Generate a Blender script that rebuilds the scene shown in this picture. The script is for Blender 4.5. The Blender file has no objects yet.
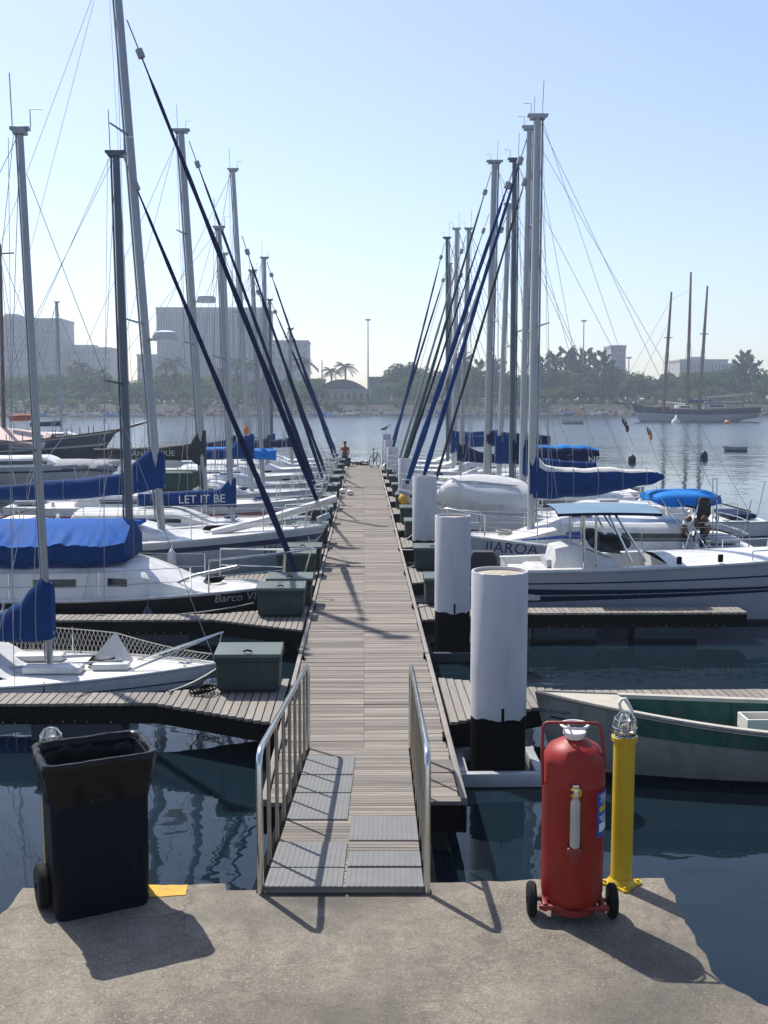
import bpy, bmesh, math, random
from mathutils import Vector, Matrix, noise
random.seed(11)
sc = bpy.context.scene
COL = sc.collection
R = math.radians
# ------------------------------------------------------------------ camera
F = 1050.0
cam_d = bpy.data.cameras.new('camera')
cam = bpy.data.objects.new('camera', cam_d); COL.objects.link(cam)
cam.location = (0, 0, 3.5)
cam.rotation_euler = (R(90 - 5.98), 0, R(-1.118))
cam_d.sensor_fit = 'AUTO'; cam_d.sensor_width = 36.0
cam_d.lens = F * 36.0 / 1024.0
cam_d.clip_start = 0.1; cam_d.clip_end = 20000
sc.camera = cam
CM = cam.rotation_euler.to_matrix()
CL = Vector((0, 0, 3.5))
WZ = -0.5          # water level; dock deck is z = 0
QZ = 0.49          # quay top
def ray(px, py): return CM @ Vector(((px - 384) / F, -(py - 512) / F, -1.0))
def atY(px, py, Y):
    d = ray(px, py); return CL + d * (Y / d.y)
def atZ(px, py, Z):
    d = ray(px, py); return CL + d * ((Z - 3.5) / d.z)
def lerp(a, b, t): return a + (b - a) * t
def sstep(t): t = max(0, min(1, t)); return t * t * (3 - 2 * t)

# ------------------------------------------------------------------ materials
MATS = {}
def M(name, col, rough=0.6, metal=0.0, var=0.12, vscale=2.0, bump=0.0, bscale=60.0, island=0.0, coat=0.0, spec=0.5, stretch=None, trans=0.0, dirt=0.0, lucent=0.0):
    m = bpy.data.materials.new(name); m.use_nodes = True
    nt = m.node_tree; N = nt.nodes; L = nt.links
    b = N['Principled BSDF']
    b.inputs['Roughness'].default_value = rough; b.inputs['Metallic'].default_value = metal
    b.inputs['Coat Weight'].default_value = coat; b.inputs['Specular IOR Level'].default_value = spec
    if trans: b.inputs['Transmission Weight'].default_value = trans
    tc = N.new('ShaderNodeTexCoord'); vec = tc.outputs['Object']
    if stretch:
        mp = N.new('ShaderNodeMapping'); mp.inputs['Scale'].default_value = stretch
        L.new(vec, mp.inputs['Vector']); vec = mp.outputs['Vector']
    nz = N.new('ShaderNodeTexNoise'); nz.inputs['Scale'].default_value = vscale
    nz.inputs['Detail'].default_value = 6; nz.inputs['Roughness'].default_value = 0.6
    L.new(vec, nz.inputs['Vector'])
    mr = N.new('ShaderNodeMapRange'); mr.inputs['From Min'].default_value = 0.25; mr.inputs['From Max'].default_value = 0.75
    mr.inputs['To Min'].default_value = 1 - var; mr.inputs['To Max'].default_value = 1 + var
    L.new(nz.outputs['Fac'], mr.inputs['Value']); fac = mr.outputs['Result']
    if island:
        g = N.new('ShaderNodeNewGeometry')
        mi = N.new('ShaderNodeMapRange'); mi.inputs['To Min'].default_value = 1 - island; mi.inputs['To Max'].default_value = 1 + island
        L.new(g.outputs['Random Per Island'], mi.inputs['Value'])
        mu = N.new('ShaderNodeMath'); mu.operation = 'MULTIPLY'
        L.new(fac, mu.inputs[0]); L.new(mi.outputs['Result'], mu.inputs[1]); fac = mu.outputs[0]
    vm = N.new('ShaderNodeVectorMath'); vm.operation = 'SCALE'; vm.inputs[0].default_value = col
    L.new(fac, vm.inputs['Scale'])
    out = vm.outputs['Vector']
    if dirt:
        n2 = N.new('ShaderNodeTexNoise'); n2.inputs['Scale'].default_value = vscale * 2.3; n2.inputs['Detail'].default_value = 8
        mp2 = N.new('ShaderNodeMapping'); mp2.inputs['Scale'].default_value = (1, 1, 0.25)
        L.new(tc.outputs['Object'], mp2.inputs['Vector']); L.new(mp2.outputs['Vector'], n2.inputs['Vector'])
        r2 = N.new('ShaderNodeMapRange'); r2.inputs['From Min'].default_value = 0.52; r2.inputs['From Max'].default_value = 0.75
        r2.inputs['To Max'].default_value = dirt
        L.new(n2.outputs['Fac'], r2.inputs['Value'])
        mx = N.new('ShaderNodeMix'); mx.data_type = 'RGBA'
        L.new(r2.outputs['Result'], mx.inputs['Factor']); L.new(out, mx.inputs['A'])
        mx.inputs['B'].default_value = (0.12, 0.10, 0.075, 1)
        out = mx.outputs['Result']
    L.new(out, b.inputs['Base Color'])
    rr = N.new('ShaderNodeMapRange'); rr.inputs['To Min'].default_value = max(0, rough - 0.12); rr.inputs['To Max'].default_value = min(1, rough + 0.12)
    L.new(nz.outputs['Fac'], rr.inputs['Value']); L.new(rr.outputs['Result'], b.inputs['Roughness'])
    if bump:
        nb = N.new('ShaderNodeTexNoise'); nb.inputs['Scale'].default_value = bscale; nb.inputs['Detail'].default_value = 5
        L.new(vec, nb.inputs['Vector'])
        bp = N.new('ShaderNodeBump'); bp.inputs['Strength'].default_value = bump; bp.inputs['Distance'].default_value = 0.02
        L.new(nb.outputs['Fac'], bp.inputs['Height']); L.new(bp.outputs['Normal'], b.inputs['Normal'])
    if lucent:   # cloth that lets some daylight through
        tl = N.new('ShaderNodeBsdfTranslucent'); L.new(out, tl.inputs['Color'])
        ms = N.new('ShaderNodeMixShader'); ms.inputs['Fac'].default_value = lucent
        L.new(b.outputs['BSDF'], ms.inputs[1]); L.new(tl.outputs['BSDF'], ms.inputs[2]); L.new(ms.outputs['Shader'], N['Material Output'].inputs['Surface'])
    MATS[name] = m
    return m
WHITE = M('white_gelcoat', (0.60, 0.60, 0.585), 0.34, var=0.08, dirt=0.28, coat=0.2)
CREAM = M('cream_gelcoat', (0.46, 0.42, 0.33), 0.4, var=0.08, dirt=0.3)
GREYW = M('grey_white_gelcoat', (0.36, 0.39, 0.41), 0.3, var=0.07, dirt=0.25, coat=0.3)
SILVER = M('pale_grey_gelcoat', (0.40, 0.43, 0.50), 0.22, var=0.05, dirt=0.1, coat=0.5)
BLACKH = M('black_gelcoat', (0.006, 0.006, 0.009), 0.3, var=0.2, spec=.25)
NAVYP = M('navy_paint', (0.012, 0.020, 0.06), 0.3, var=0.15, coat=0.3)
BLUEP = M('blue_paint', (0.02, 0.06, 0.30), 0.3, var=0.15)
REDP = M('red_boat_paint', (0.30, 0.03, 0.03), 0.4, var=0.2)
GREENP = M('green_boat_paint', (0.022, 0.085, 0.062), 0.65, var=0.45, vscale=5, dirt=0.55, spec=.25)
WORNW = M('worn_white_boat_paint', (0.23, 0.235, 0.205), 0.6, var=0.2, vscale=3, dirt=0.6, spec=.25)
ANTIF = M('antifouling', (0.03, 0.035, 0.05), 0.8, var=0.3)
ANTIR = M('red_antifouling', (0.12, 0.03, 0.025), 0.8, var=0.3)
NONSKID = M('grey_deck', (0.55, 0.55, 0.53), 0.6, var=0.1, dirt=0.2, bump=0.2, bscale=150)
GLASSD = M('dark_window', (0.012, 0.014, 0.018), 0.08, var=0.1)
ALU = M('mast_aluminium', (0.30, 0.32, 0.34), 0.42, metal=0.55, var=0.12, stretch=(3, 3, 0.4), dirt=0.15)
ALUD = M('dark_mast', (0.085, 0.11, 0.135), 0.4, metal=0.25, var=0.15, stretch=(3, 3, 0.4))
ALUW = M('white_mast', (0.38, 0.40, 0.41), 0.4, metal=0.2, var=0.1, stretch=(3, 3, 0.4), dirt=0.15)
STEEL = M('stainless_steel', (0.62, 0.62, 0.60), 0.2, metal=1.0, var=0.1)
WIRE = M('rigging_wire', (0.30, 0.31, 0.33), 0.5, metal=0.4)
ROPE = M('mooring_rope', (0.42, 0.40, 0.35), 0.9, var=0.3, vscale=30)
CNAVY = M('navy_canvas', (0.006, 0.015, 0.056), 0.8, var=0.3, vscale=3, bump=0.6, bscale=9, spec=.15)
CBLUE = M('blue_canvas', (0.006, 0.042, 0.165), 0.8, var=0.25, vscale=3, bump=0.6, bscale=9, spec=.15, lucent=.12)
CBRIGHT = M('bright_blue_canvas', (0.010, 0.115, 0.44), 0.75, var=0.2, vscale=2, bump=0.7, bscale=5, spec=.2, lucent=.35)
CLIGHT = M('light_blue_canvas', (0.02, 0.24, 0.66), 0.75, var=0.15, vscale=2, bump=0.5, bscale=6, spec=.2, lucent=.3)
CSLATE = M('grey_blue_canvas', (0.13, 0.21, 0.29), 0.8, var=0.15, vscale=2, bump=0.3, bscale=6, spec=.2)
CBLACK = M('black_canvas', (0.016, 0.018, 0.022), 0.7, var=0.3, bump=0.6, bscale=9)
CGREY = M('grey_canvas', (0.22, 0.23, 0.25), 0.8, var=0.2, bump=0.6, bscale=9)
CGREEN = M('green_canvas', (0.010, 0.05, 0.035), 0.75, var=0.25, bump=0.5, bscale=9)
CWHITE = M('white_sailcloth', (0.62, 0.60, 0.56), 0.75, var=0.1, bump=0.6, bscale=8)
CRED = M('faded_red_canvas', (0.34, 0.09, 0.05), 0.8, var=0.2, bump=0.5, bscale=9)
CPINK = M('pale_pink_canvas', (0.55, 0.42, 0.38), 0.8, var=0.12, bump=0.4, bscale=5)
WOOD = M('weathered_dock_boards', (0.180, 0.157, 0.134), 0.85, var=0.32, vscale=3.0, stretch=(0.7, 9, 9), island=0.30, bump=0.5, bscale=14)
WOODF = M('weathered_pier_boards', (0.205, 0.185, 0.162), 0.85, var=0.2, vscale=3.0, stretch=(9, 0.7, 9), island=0.16, bump=0.5, bscale=14)
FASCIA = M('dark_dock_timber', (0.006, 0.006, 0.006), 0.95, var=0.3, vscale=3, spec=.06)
KERB = M('edge_timber', (0.22, 0.20, 0.185), 0.85, var=0.25, vscale=3, bump=0.3, bscale=20)
FLOATM = M('concrete_float', (0.045, 0.055, 0.066), 0.85, var=0.25, vscale=3, spec=.2)
ALGAE = M('wet_black_float', (0.008, 0.009, 0.009), 0.7, var=0.3, vscale=3, spec=.3)
BOXG = M('dark_green_fibreglass', (0.022, 0.038, 0.036), 0.55, var=0.2, vscale=2.5, dirt=0.2, spec=.3)
BOXL = M('green_lid_fibreglass', (0.065, 0.095, 0.086), 0.5, var=0.2, vscale=2.5, dirt=0.3)
PILEW = M('white_pile_coating', (0.47, 0.475, 0.50), 0.55, var=0.08, vscale=2.2, dirt=0.2, spec=.3)
PILEB = M('black_tarred_pile', (0.003, 0.003, 0.0035), 0.85, var=0.4, spec=.06)
PILET = M('pile_top_concrete', (0.35, 0.30, 0.23), 0.9, var=0.3, vscale=6)
PLAST = M('black_bin_plastic', (0.0045, 0.006, 0.012), 0.5, var=0.2, bump=0.1, bscale=120, spec=.10)
BAG = M('black_bin_bag', (0.004, 0.004, 0.005), 0.28, var=0.2, bump=0.5, bscale=11, spec=0.22)
RUBBER = M('black_rubber', (0.009, 0.009, 0.009), 0.8, var=0.3, spec=.2)
REDX = M('red_enamel', (0.25, 0.012, 0.006), 0.48, var=0.2, vscale=4, dirt=0.25, spec=.35)
REDDK = M('dark_red_enamel', (0.20, 0.018, 0.014), 0.45, var=0.2)
YEL = M('yellow_enamel', (0.52, 0.35, 0.008), 0.42, var=0.10, vscale=4, dirt=0.15)
YELP = M('worn_yellow_paint', (0.50, 0.30, 0.03), 0.8, var=0.2, vscale=9, dirt=0.5)
CYL = M('grey_cylinder_paint', (0.40, 0.38, 0.34), 0.5, var=0.2, dirt=0.3)
CAPW = M('white_cap', (0.72, 0.70, 0.66), 0.4, var=0.08)
LABEL = M('blue_label', (0.02, 0.08, 0.34), 0.4, var=0.1)
TREAD = M('grey_tread_plate', (0.132, 0.134, 0.134), 0.7, var=0.14, vscale=6, dirt=0.25)
RUSTY = M('weathered_railing_steel', (0.34, 0.31, 0.25), 0.38, metal=0.7, var=0.25, vscale=5, dirt=0.3)
LETW = M('white_lettering', (0.60, 0.60, 0.60), 0.7)
LETD = M('dark_lettering', (0.02, 0.025, 0.05), 0.6)
LETB = M('blue_lettering', (0.02, 0.03, 0.12), 0.6)
LETG = M('pale_lettering', (0.42, 0.40, 0.36), 0.6)
SKIN = M('skin', (0.22, 0.11, 0.07), 0.6)
SHIRT = M('red_shirt_cloth', (0.22, 0.03, 0.03), 0.9)
TROUS = M('dark_trousers_cloth', (0.03, 0.03, 0.045), 0.9)
HAIR = M('dark_hair', (0.012, 0.010, 0.008), 0.7)
BIRD = M('grey_feathers', (0.16, 0.15, 0.15), 0.8, var=0.3, vscale=12)
ORANGE = M('orange_plastic', (0.6, 0.18, 0.03), 0.5)
BRONZE = M('varnished_wood', (0.10, 0.045, 0.02), 0.4, var=0.2)
# clear glass for the lamp guard
def glass():
    m = bpy.data.materials.new('lamp_glass'); m.use_nodes = True
    b = m.node_tree.nodes['Principled BSDF']
    b.inputs['Base Color'].default_value = (0.80, 0.80, 0.74, 1); b.inputs['Roughness'].default_value = 0.06
    b.inputs['Transmission Weight'].default_value = 0.95; b.inputs['IOR'].default_value = 1.45
    return m
LGLASS = glass()
def tinted():
    m = bpy.data.materials.new('smoked_screen'); m.use_nodes = True
    b = m.node_tree.nodes['Principled BSDF']
    b.inputs['Base Color'].default_value = (0.02, 0.022, 0.03, 1); b.inputs['Roughness'].default_value = 0.08
    b.inputs['Alpha'].default_value = 0.8
    return m
SMOKE = tinted()
def concrete():
    m = bpy.data.materials.new('worn_concrete'); m.use_nodes = True
    nt = m.node_tree; N = nt.nodes; L = nt.links; b = N['Principled BSDF']
    tc = N.new('ShaderNodeTexCoord'); v = tc.outputs['Object']
    def nz(s, d=6, r=0.6):
        n = N.new('ShaderNodeTexNoise'); n.inputs['Scale'].default_value = s; n.inputs['Detail'].default_value = d; n.inputs['Roughness'].default_value = r
        L.new(v, n.inputs['Vector']); return n
    def ramp(src, stops):
        r = N.new('ShaderNodeValToRGB'); e = r.color_ramp.elements
        while len(e) < len(stops): e.new(0.5)
        for i, (p, c) in enumerate(stops): e[i].position = p; e[i].color = (*c, 1)
        L.new(src, r.inputs['Fac']); return r
    def mix(fac, a, bcol, mode='MIX', f=None):
        x = N.new('ShaderNodeMix'); x.data_type = 'RGBA'; x.blend_type = mode
        if f is not None: x.inputs['Factor'].default_value = f
        else: L.new(fac, x.inputs['Factor'])
        L.new(a, x.inputs['A'])
        if isinstance(bcol, tuple): x.inputs['B'].default_value = (*bcol, 1)
        else: L.new(bcol, x.inputs['B'])
        return x.outputs['Result']
    base = ramp(nz(1.1, 8, 0.65).outputs['Fac'], [(0.28, (0.085, 0.076, 0.063)), (0.5, (0.178, 0.155, 0.122)), (0.72, (0.240, 0.213, 0.170))]).outputs['Color']
    mid = ramp(nz(9, 6, 0.7).outputs['Fac'], [(0.3, (0.62, 0.62, 0.62)), (0.7, (1.15, 1.15, 1.15))]).outputs['Color']
    c = mix(None, base, mid, 'MULTIPLY', 0.75)
    fine = ramp(nz(70, 3, 0.7).outputs['Fac'], [(0.3, (0.5, 0.5, 0.5)), (0.7, (1.45, 1.45, 1.45))]).outputs['Color']
    c = mix(None, c, fine, 'MULTIPLY', 0.7)
    # pale aggregate specks
    vo = N.new('ShaderNodeTexVoronoi'); vo.inputs['Scale'].default_value = 42; L.new(v, vo.inputs['Vector'])
    sp = ramp(vo.outputs['Distance'], [(0.10, (1, 1, 1)), (0.24, (0, 0, 0))])
    gate = ramp(nz(3.0, 3).outputs['Fac'], [(0.40, (0.1, 0.1, 0.1)), (0.62, (1, 1, 1))])
    mm = N.new('ShaderNodeMath'); mm.operation = 'MULTIPLY'; L.new(sp.outputs['Color'], mm.inputs[0]); L.new(gate.outputs['Color'], mm.inputs[1])
    c = mix(mm.outputs[0], c, (0.34, 0.32, 0.28))
    # dark pits
    vo2 = N.new('ShaderNodeTexVoronoi'); vo2.inputs['Scale'].default_value = 19; L.new(v, vo2.inputs['Vector'])
    p2 = ramp(vo2.outputs['Distance'], [(0.05, (1, 1, 1)), (0.12, (0, 0, 0))])
    c = mix(p2.outputs['Color'], c, (0.07, 0.062, 0.05))
    # hairline cracks
    wv = N.new('ShaderNodeTexVoronoi'); wv.feature = 'DISTANCE_TO_EDGE'; wv.inputs['Scale'].default_value = 0.55
    nd = nz(2.2, 8); dist = N.new('ShaderNodeVectorMath'); dist.operation = 'SCALE'; dist.inputs['Scale'].default_value = 0.9
    L.new(nd.outputs['Color'], dist.inputs[0]); ad = N.new('ShaderNodeVectorMath'); L.new(v, ad.inputs[0]); L.new(dist.outputs['Vector'], ad.inputs[1])
    L.new(ad.outputs['Vector'], wv.inputs['Vector'])
    cr = ramp(wv.outputs['Distance'], [(0.0, (0.85, 0.85, 0.85)), (0.010, (0, 0, 0))])
    c = mix(cr.outputs['Color'], c, (0.10, 0.09, 0.075))
    # white paint spills and dark stains
    wsp = ramp(nz(1.7, 9, 0.55).outputs['Fac'], [(0.715, (0, 0, 0)), (0.75, (0.5, 0.5, 0.5))])
    c = mix(wsp.outputs['Color'], c, (0.36, 0.345, 0.32))
    mp = N.new('ShaderNodeMapping'); mp.inputs['Location'].default_value = (7, 3, 1); L.new(v, mp.inputs['Vector'])
    st = N.new('ShaderNodeTexNoise'); st.inputs['Scale'].default_value = 0.8; st.inputs['Detail'].default_value = 8; L.new(mp.outputs['Vector'], st.inputs['Vector'])
    ds = ramp(st.outputs['Fac'], [(0.50, (0, 0, 0)), (0.70, (0.8, 0.8, 0.8))])
    c = mix(ds.outputs['Color'], c, (0.06, 0.055, 0.048))
    L.new(c, b.inputs['Base Color']); b.inputs['Roughness'].default_value = 0.92
    bp = N.new('ShaderNodeBump'); bp.inputs['Strength'].default_value = 0.55; bp.inputs['Distance'].default_value = 0.012
    hb = nz(28, 8, 0.75); L.new(hb.outputs['Fac'], bp.inputs['Height']); L.new(bp.outputs['Normal'], b.inputs['Normal'])
    return m
CONC = concrete()
def leafmat(name, col):
    m = M(name, col, 0.8, var=0.3, vscale=0.25, island=0.15, spec=.1, lucent=.45)
    return m
LEAF = [leafmat('tree_leaves_dark', (0.040, 0.078, 0.028)), leafmat('tree_leaves_mid', (0.062, 0.115, 0.032)),
        leafmat('tree_leaves_olive', (0.085, 0.115, 0.036)), leafmat('casuarina_needles', (0.052, 0.085, 0.045)), leafmat('palm_leaves', (0.040, 0.062, 0.028))]
BARK = M('bark', (0.10, 0.08, 0.06), 0.9, var=0.3)

# ------------------------------------------------------------------ mesh builder
class MB:
    def __init__(s): s.v = []; s.f = []; s.m = []
    def add(s, vs, fs, mi=0):
        o = len(s.v); s.v += [Vector(p) for p in vs]
        for f in fs: s.f.append([i + o for i in f]); s.m.append(mi)
        return s
    def quad(s, a, b, c, d, mi=0): return s.add([a, b, c, d], [[0, 1, 2, 3]], mi)
    def box(s, c, size, mi=0, rot=None, bev=0.0):
        x, y, z = [k / 2 for k in size]; c = Vector(c)
        if bev <= 0:
            vs = [Vector((i, j, k)) for k in (-z, z) for j in (-y, y) for i in (-x, x)]
            fs = [[0, 2, 3, 1], [4, 5, 7, 6], [0, 1, 5, 4], [2, 6, 7, 3], [0, 4, 6, 2], [1, 3, 7, 5]]
        else:
            bm = bmesh.new(); bmesh.ops.create_cube(bm, size=1.0)
            for w in bm.verts: w.co = Vector((w.co.x * 2 * x, w.co.y * 2 * y, w.co.z * 2 * z))
            bmesh.ops.bevel(bm, geom=list(bm.edges), offset=min(bev, x * .9, y * .9, z * .9), segments=2, affect='EDGES', profile=0.5)
            bm.verts.index_update(); vs = [w.co.copy() for w in bm.verts]; fs = [[w.index for w in f.verts] for f in bm.faces]; bm.free()
        if rot is not None: vs = [rot @ p for p in vs]
        return s.add([p + c for p in vs], fs, mi)
    def tube(s, pts, r, n=8, mi=0, caps=True, sq=1.0):
        pts = [Vector(p) for p in pts]; k = len(pts)
        rs = r if isinstance(r, (list, tuple)) else [r] * k
        vs = []; prev = None
        for i in range(k):
            d = (pts[min(i + 1, k - 1)] - pts[max(i - 1, 0)]).normalized()
            if prev is None:
                ref = Vector((0, 0, 1)) if abs(d.z) < 0.9 else Vector((0, 1, 0))
                u = d.cross(ref).normalized()
            else:
                u = (prev - d * prev.dot(d)).normalized()
            prev = u; w = d.cross(u)
            for j in range(n):
                a = 2 * math.pi * j / n
                vs.append(pts[i] + (u * math.cos(a) * sq + w * math.sin(a)) * rs[i])
        fs = []
        for i in range(k - 1):
            for j in range(n):
                a = i * n + j; b = i * n + (j + 1) % n
                fs.append([a, b, b + n, a + n])
        if caps: fs.append(list(range(n))[::-1]); fs.append([(k - 1) * n + j for j in range(n)])
        return s.add(vs, fs, mi)
    def lathe(s, prof, n=24, o=(0, 0, 0), mi=0, axis=None, caps=True):
        o = Vector(o); vs = []; k = len(prof)
        rot = Vector((0, 0, 1)).rotation_difference(Vector(axis)).to_matrix() if axis is not None else Matrix.Identity(3)
        for (r, z) in prof:
            for j in range(n):
                a = 2 * math.pi * j / n; vs.append(o + rot @ Vector((r * math.cos(a), r * math.sin(a), z)))
        fs = []
        for i in range(k - 1):
            for j in range(n):
                a = i * n + j; b = i * n + (j + 1) % n; fs.append([a, b, b + n, a + n])
        if caps:
            fs.append(list(range(n))[::-1]); fs.append([(k - 1) * n + j for j in range(n)])
        return s.add(vs, fs, mi)
    def loft(s, rings, mi=0, closed=True, cap=True):
        n = len(rings[0]); vs = [p for r in rings for p in r]; fs = []
        for i in range(len(rings) - 1):
            for j in range(n if closed else n - 1):
                a = i * n + j; b = i * n + (j + 1) % n; fs.append([a, b, b + n, a + n])
        if cap and closed:
            fs.append(list(range(n))[::-1]); fs.append([(len(rings) - 1) * n + j for j in range(n)])
        return s.add(vs, fs, mi)
    def prism(s, outline, z0, z1, mi=0):
        n = len(outline); vs = [(x, y, z0) for x, y in outline] + [(x, y, z1) for x, y in outline]
        fs = [list(range(n))[::-1], list(range(n, 2 * n))] + [[i, (i + 1) % n, (i + 1) % n + n, i + n] for i in range(n)]
        return s.add(vs, fs, mi)
    def sphere(s, c, r, seg=14, rings=8, mi=0, sc3=(1, 1, 1)):
        c = Vector(c); vs = []; fs = []
        for i in range(rings + 1):
            ph = math.pi * i / rings
            for j in range(seg):
                a = 2 * math.pi * j / seg
                vs.append(c + Vector((r * sc3[0] * math.sin(ph) * math.cos(a), r * sc3[1] * math.sin(ph) * math.sin(a), r * sc3[2] * math.cos(ph))))
        for i in range(rings):
            for j in range(seg):
                a = i * seg + j; b = i * seg + (j + 1) % seg; fs.append([a, b, b + seg, a + seg])
        return s.add(vs, fs, mi)
    def build(s, name, mats, parent=None, smooth=35, merge=1e-5, recalc=True):
        if not isinstance(mats, (list, tuple)): mats = [mats]
        me = bpy.data.meshes.new(name); me.from_pydata([tuple(p) for p in s.v], [], s.f)
        for m in mats: me.materials.append(m)
        me.polygons.foreach_set('material_index', s.m)
        bm = bmesh.new(); bm.from_mesh(me)
        if merge: bmesh.ops.remove_doubles(bm, verts=bm.verts, dist=merge)
        bmesh.ops.dissolve_degenerate(bm, edges=bm.edges, dist=1e-6)
        if recalc: bmesh.ops.recalc_face_normals(bm, faces=bm.faces)
        bm.to_mesh(me); bm.free()
        if smooth:
            me.polygons.foreach_set('use_smooth', [True] * len(me.polygons)); me.set_sharp_from_angle(angle=R(smooth))
        ob = bpy.data.objects.new(name, me); COL.objects.link(ob)
        if parent is not None: ob.parent = parent
        return ob
def tag(o, label=None, cat=None, group=None, kind=None):
    if label: o['label'] = label
    if cat: o['category'] = cat
    if group: o['group'] = group
    if kind: o['kind'] = kind
    return o
def thing(name, label, cat, loc=(0, 0, 0), rz=0.0, group=None):
    o = bpy.data.objects.new(name, None); COL.objects.link(o); o.empty_display_size = 0.2
    o.location = loc; o.rotation_euler = (0, 0, rz)
    return tag(o, label, cat, group)
def kids(o): return [c for c in bpy.data.objects if c.parent == o]
def dup(o, loc, rz=None, label=None, scale=None, parent=None):
    c = o.copy(); COL.objects.link(c); c.location = loc
    if rz is not None: c.rotation_euler = (o.rotation_euler[0], o.rotation_euler[1], rz)
    if scale: c.scale = scale
    if label: c['label'] = label
    for k in kids(o):
        d = k.copy(); COL.objects.link(d); d.parent = c
        for g in kids(k):
            e = g.copy(); COL.objects.link(e); e.parent = d
    return c
def text_faces(txt, size, shear=0.0, extr=0.0):
    cu = bpy.data.curves.new('t', 'FONT'); cu.body = txt; cu.size = size; cu.resolution_u = 3; cu.shear = shear
    cu.align_x = 'CENTER'; cu.align_y = 'CENTER'
    ob = bpy.data.objects.new('t', cu); COL.objects.link(ob)
    dg = bpy.context.evaluated_depsgraph_get(); dg.update()
    me = bpy.data.meshes.new_from_object(ob.evaluated_get(dg))
    bm = bmesh.new(); bm.from_mesh(me)
    bmesh.ops.triangulate(bm, faces=bm.faces)
    for _ in range(1):
        es = [e for e in bm.edges if e.calc_length() > size * 0.35]
        if es: bmesh.ops.subdivide_edges(bm, edges=es, cuts=1)
    bmesh.ops.triangulate(bm, faces=bm.faces); bm.verts.index_update()
    vs = [v.co.copy() for v in bm.verts]; fs = [[v.index for v in f.verts] for f in bm.faces]
    bm.free(); bpy.data.objects.remove(ob); bpy.data.meshes.remove(me)
    return vs, fs
def rope_pts(a, b, sag, n=14):
    a = Vector(a); b = Vector(b)
    return [a.lerp(b, i / n) + Vector((0, 0, -sag * 4 * (i / n) * (1 - i / n))) for i in range(n + 1)]
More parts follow.
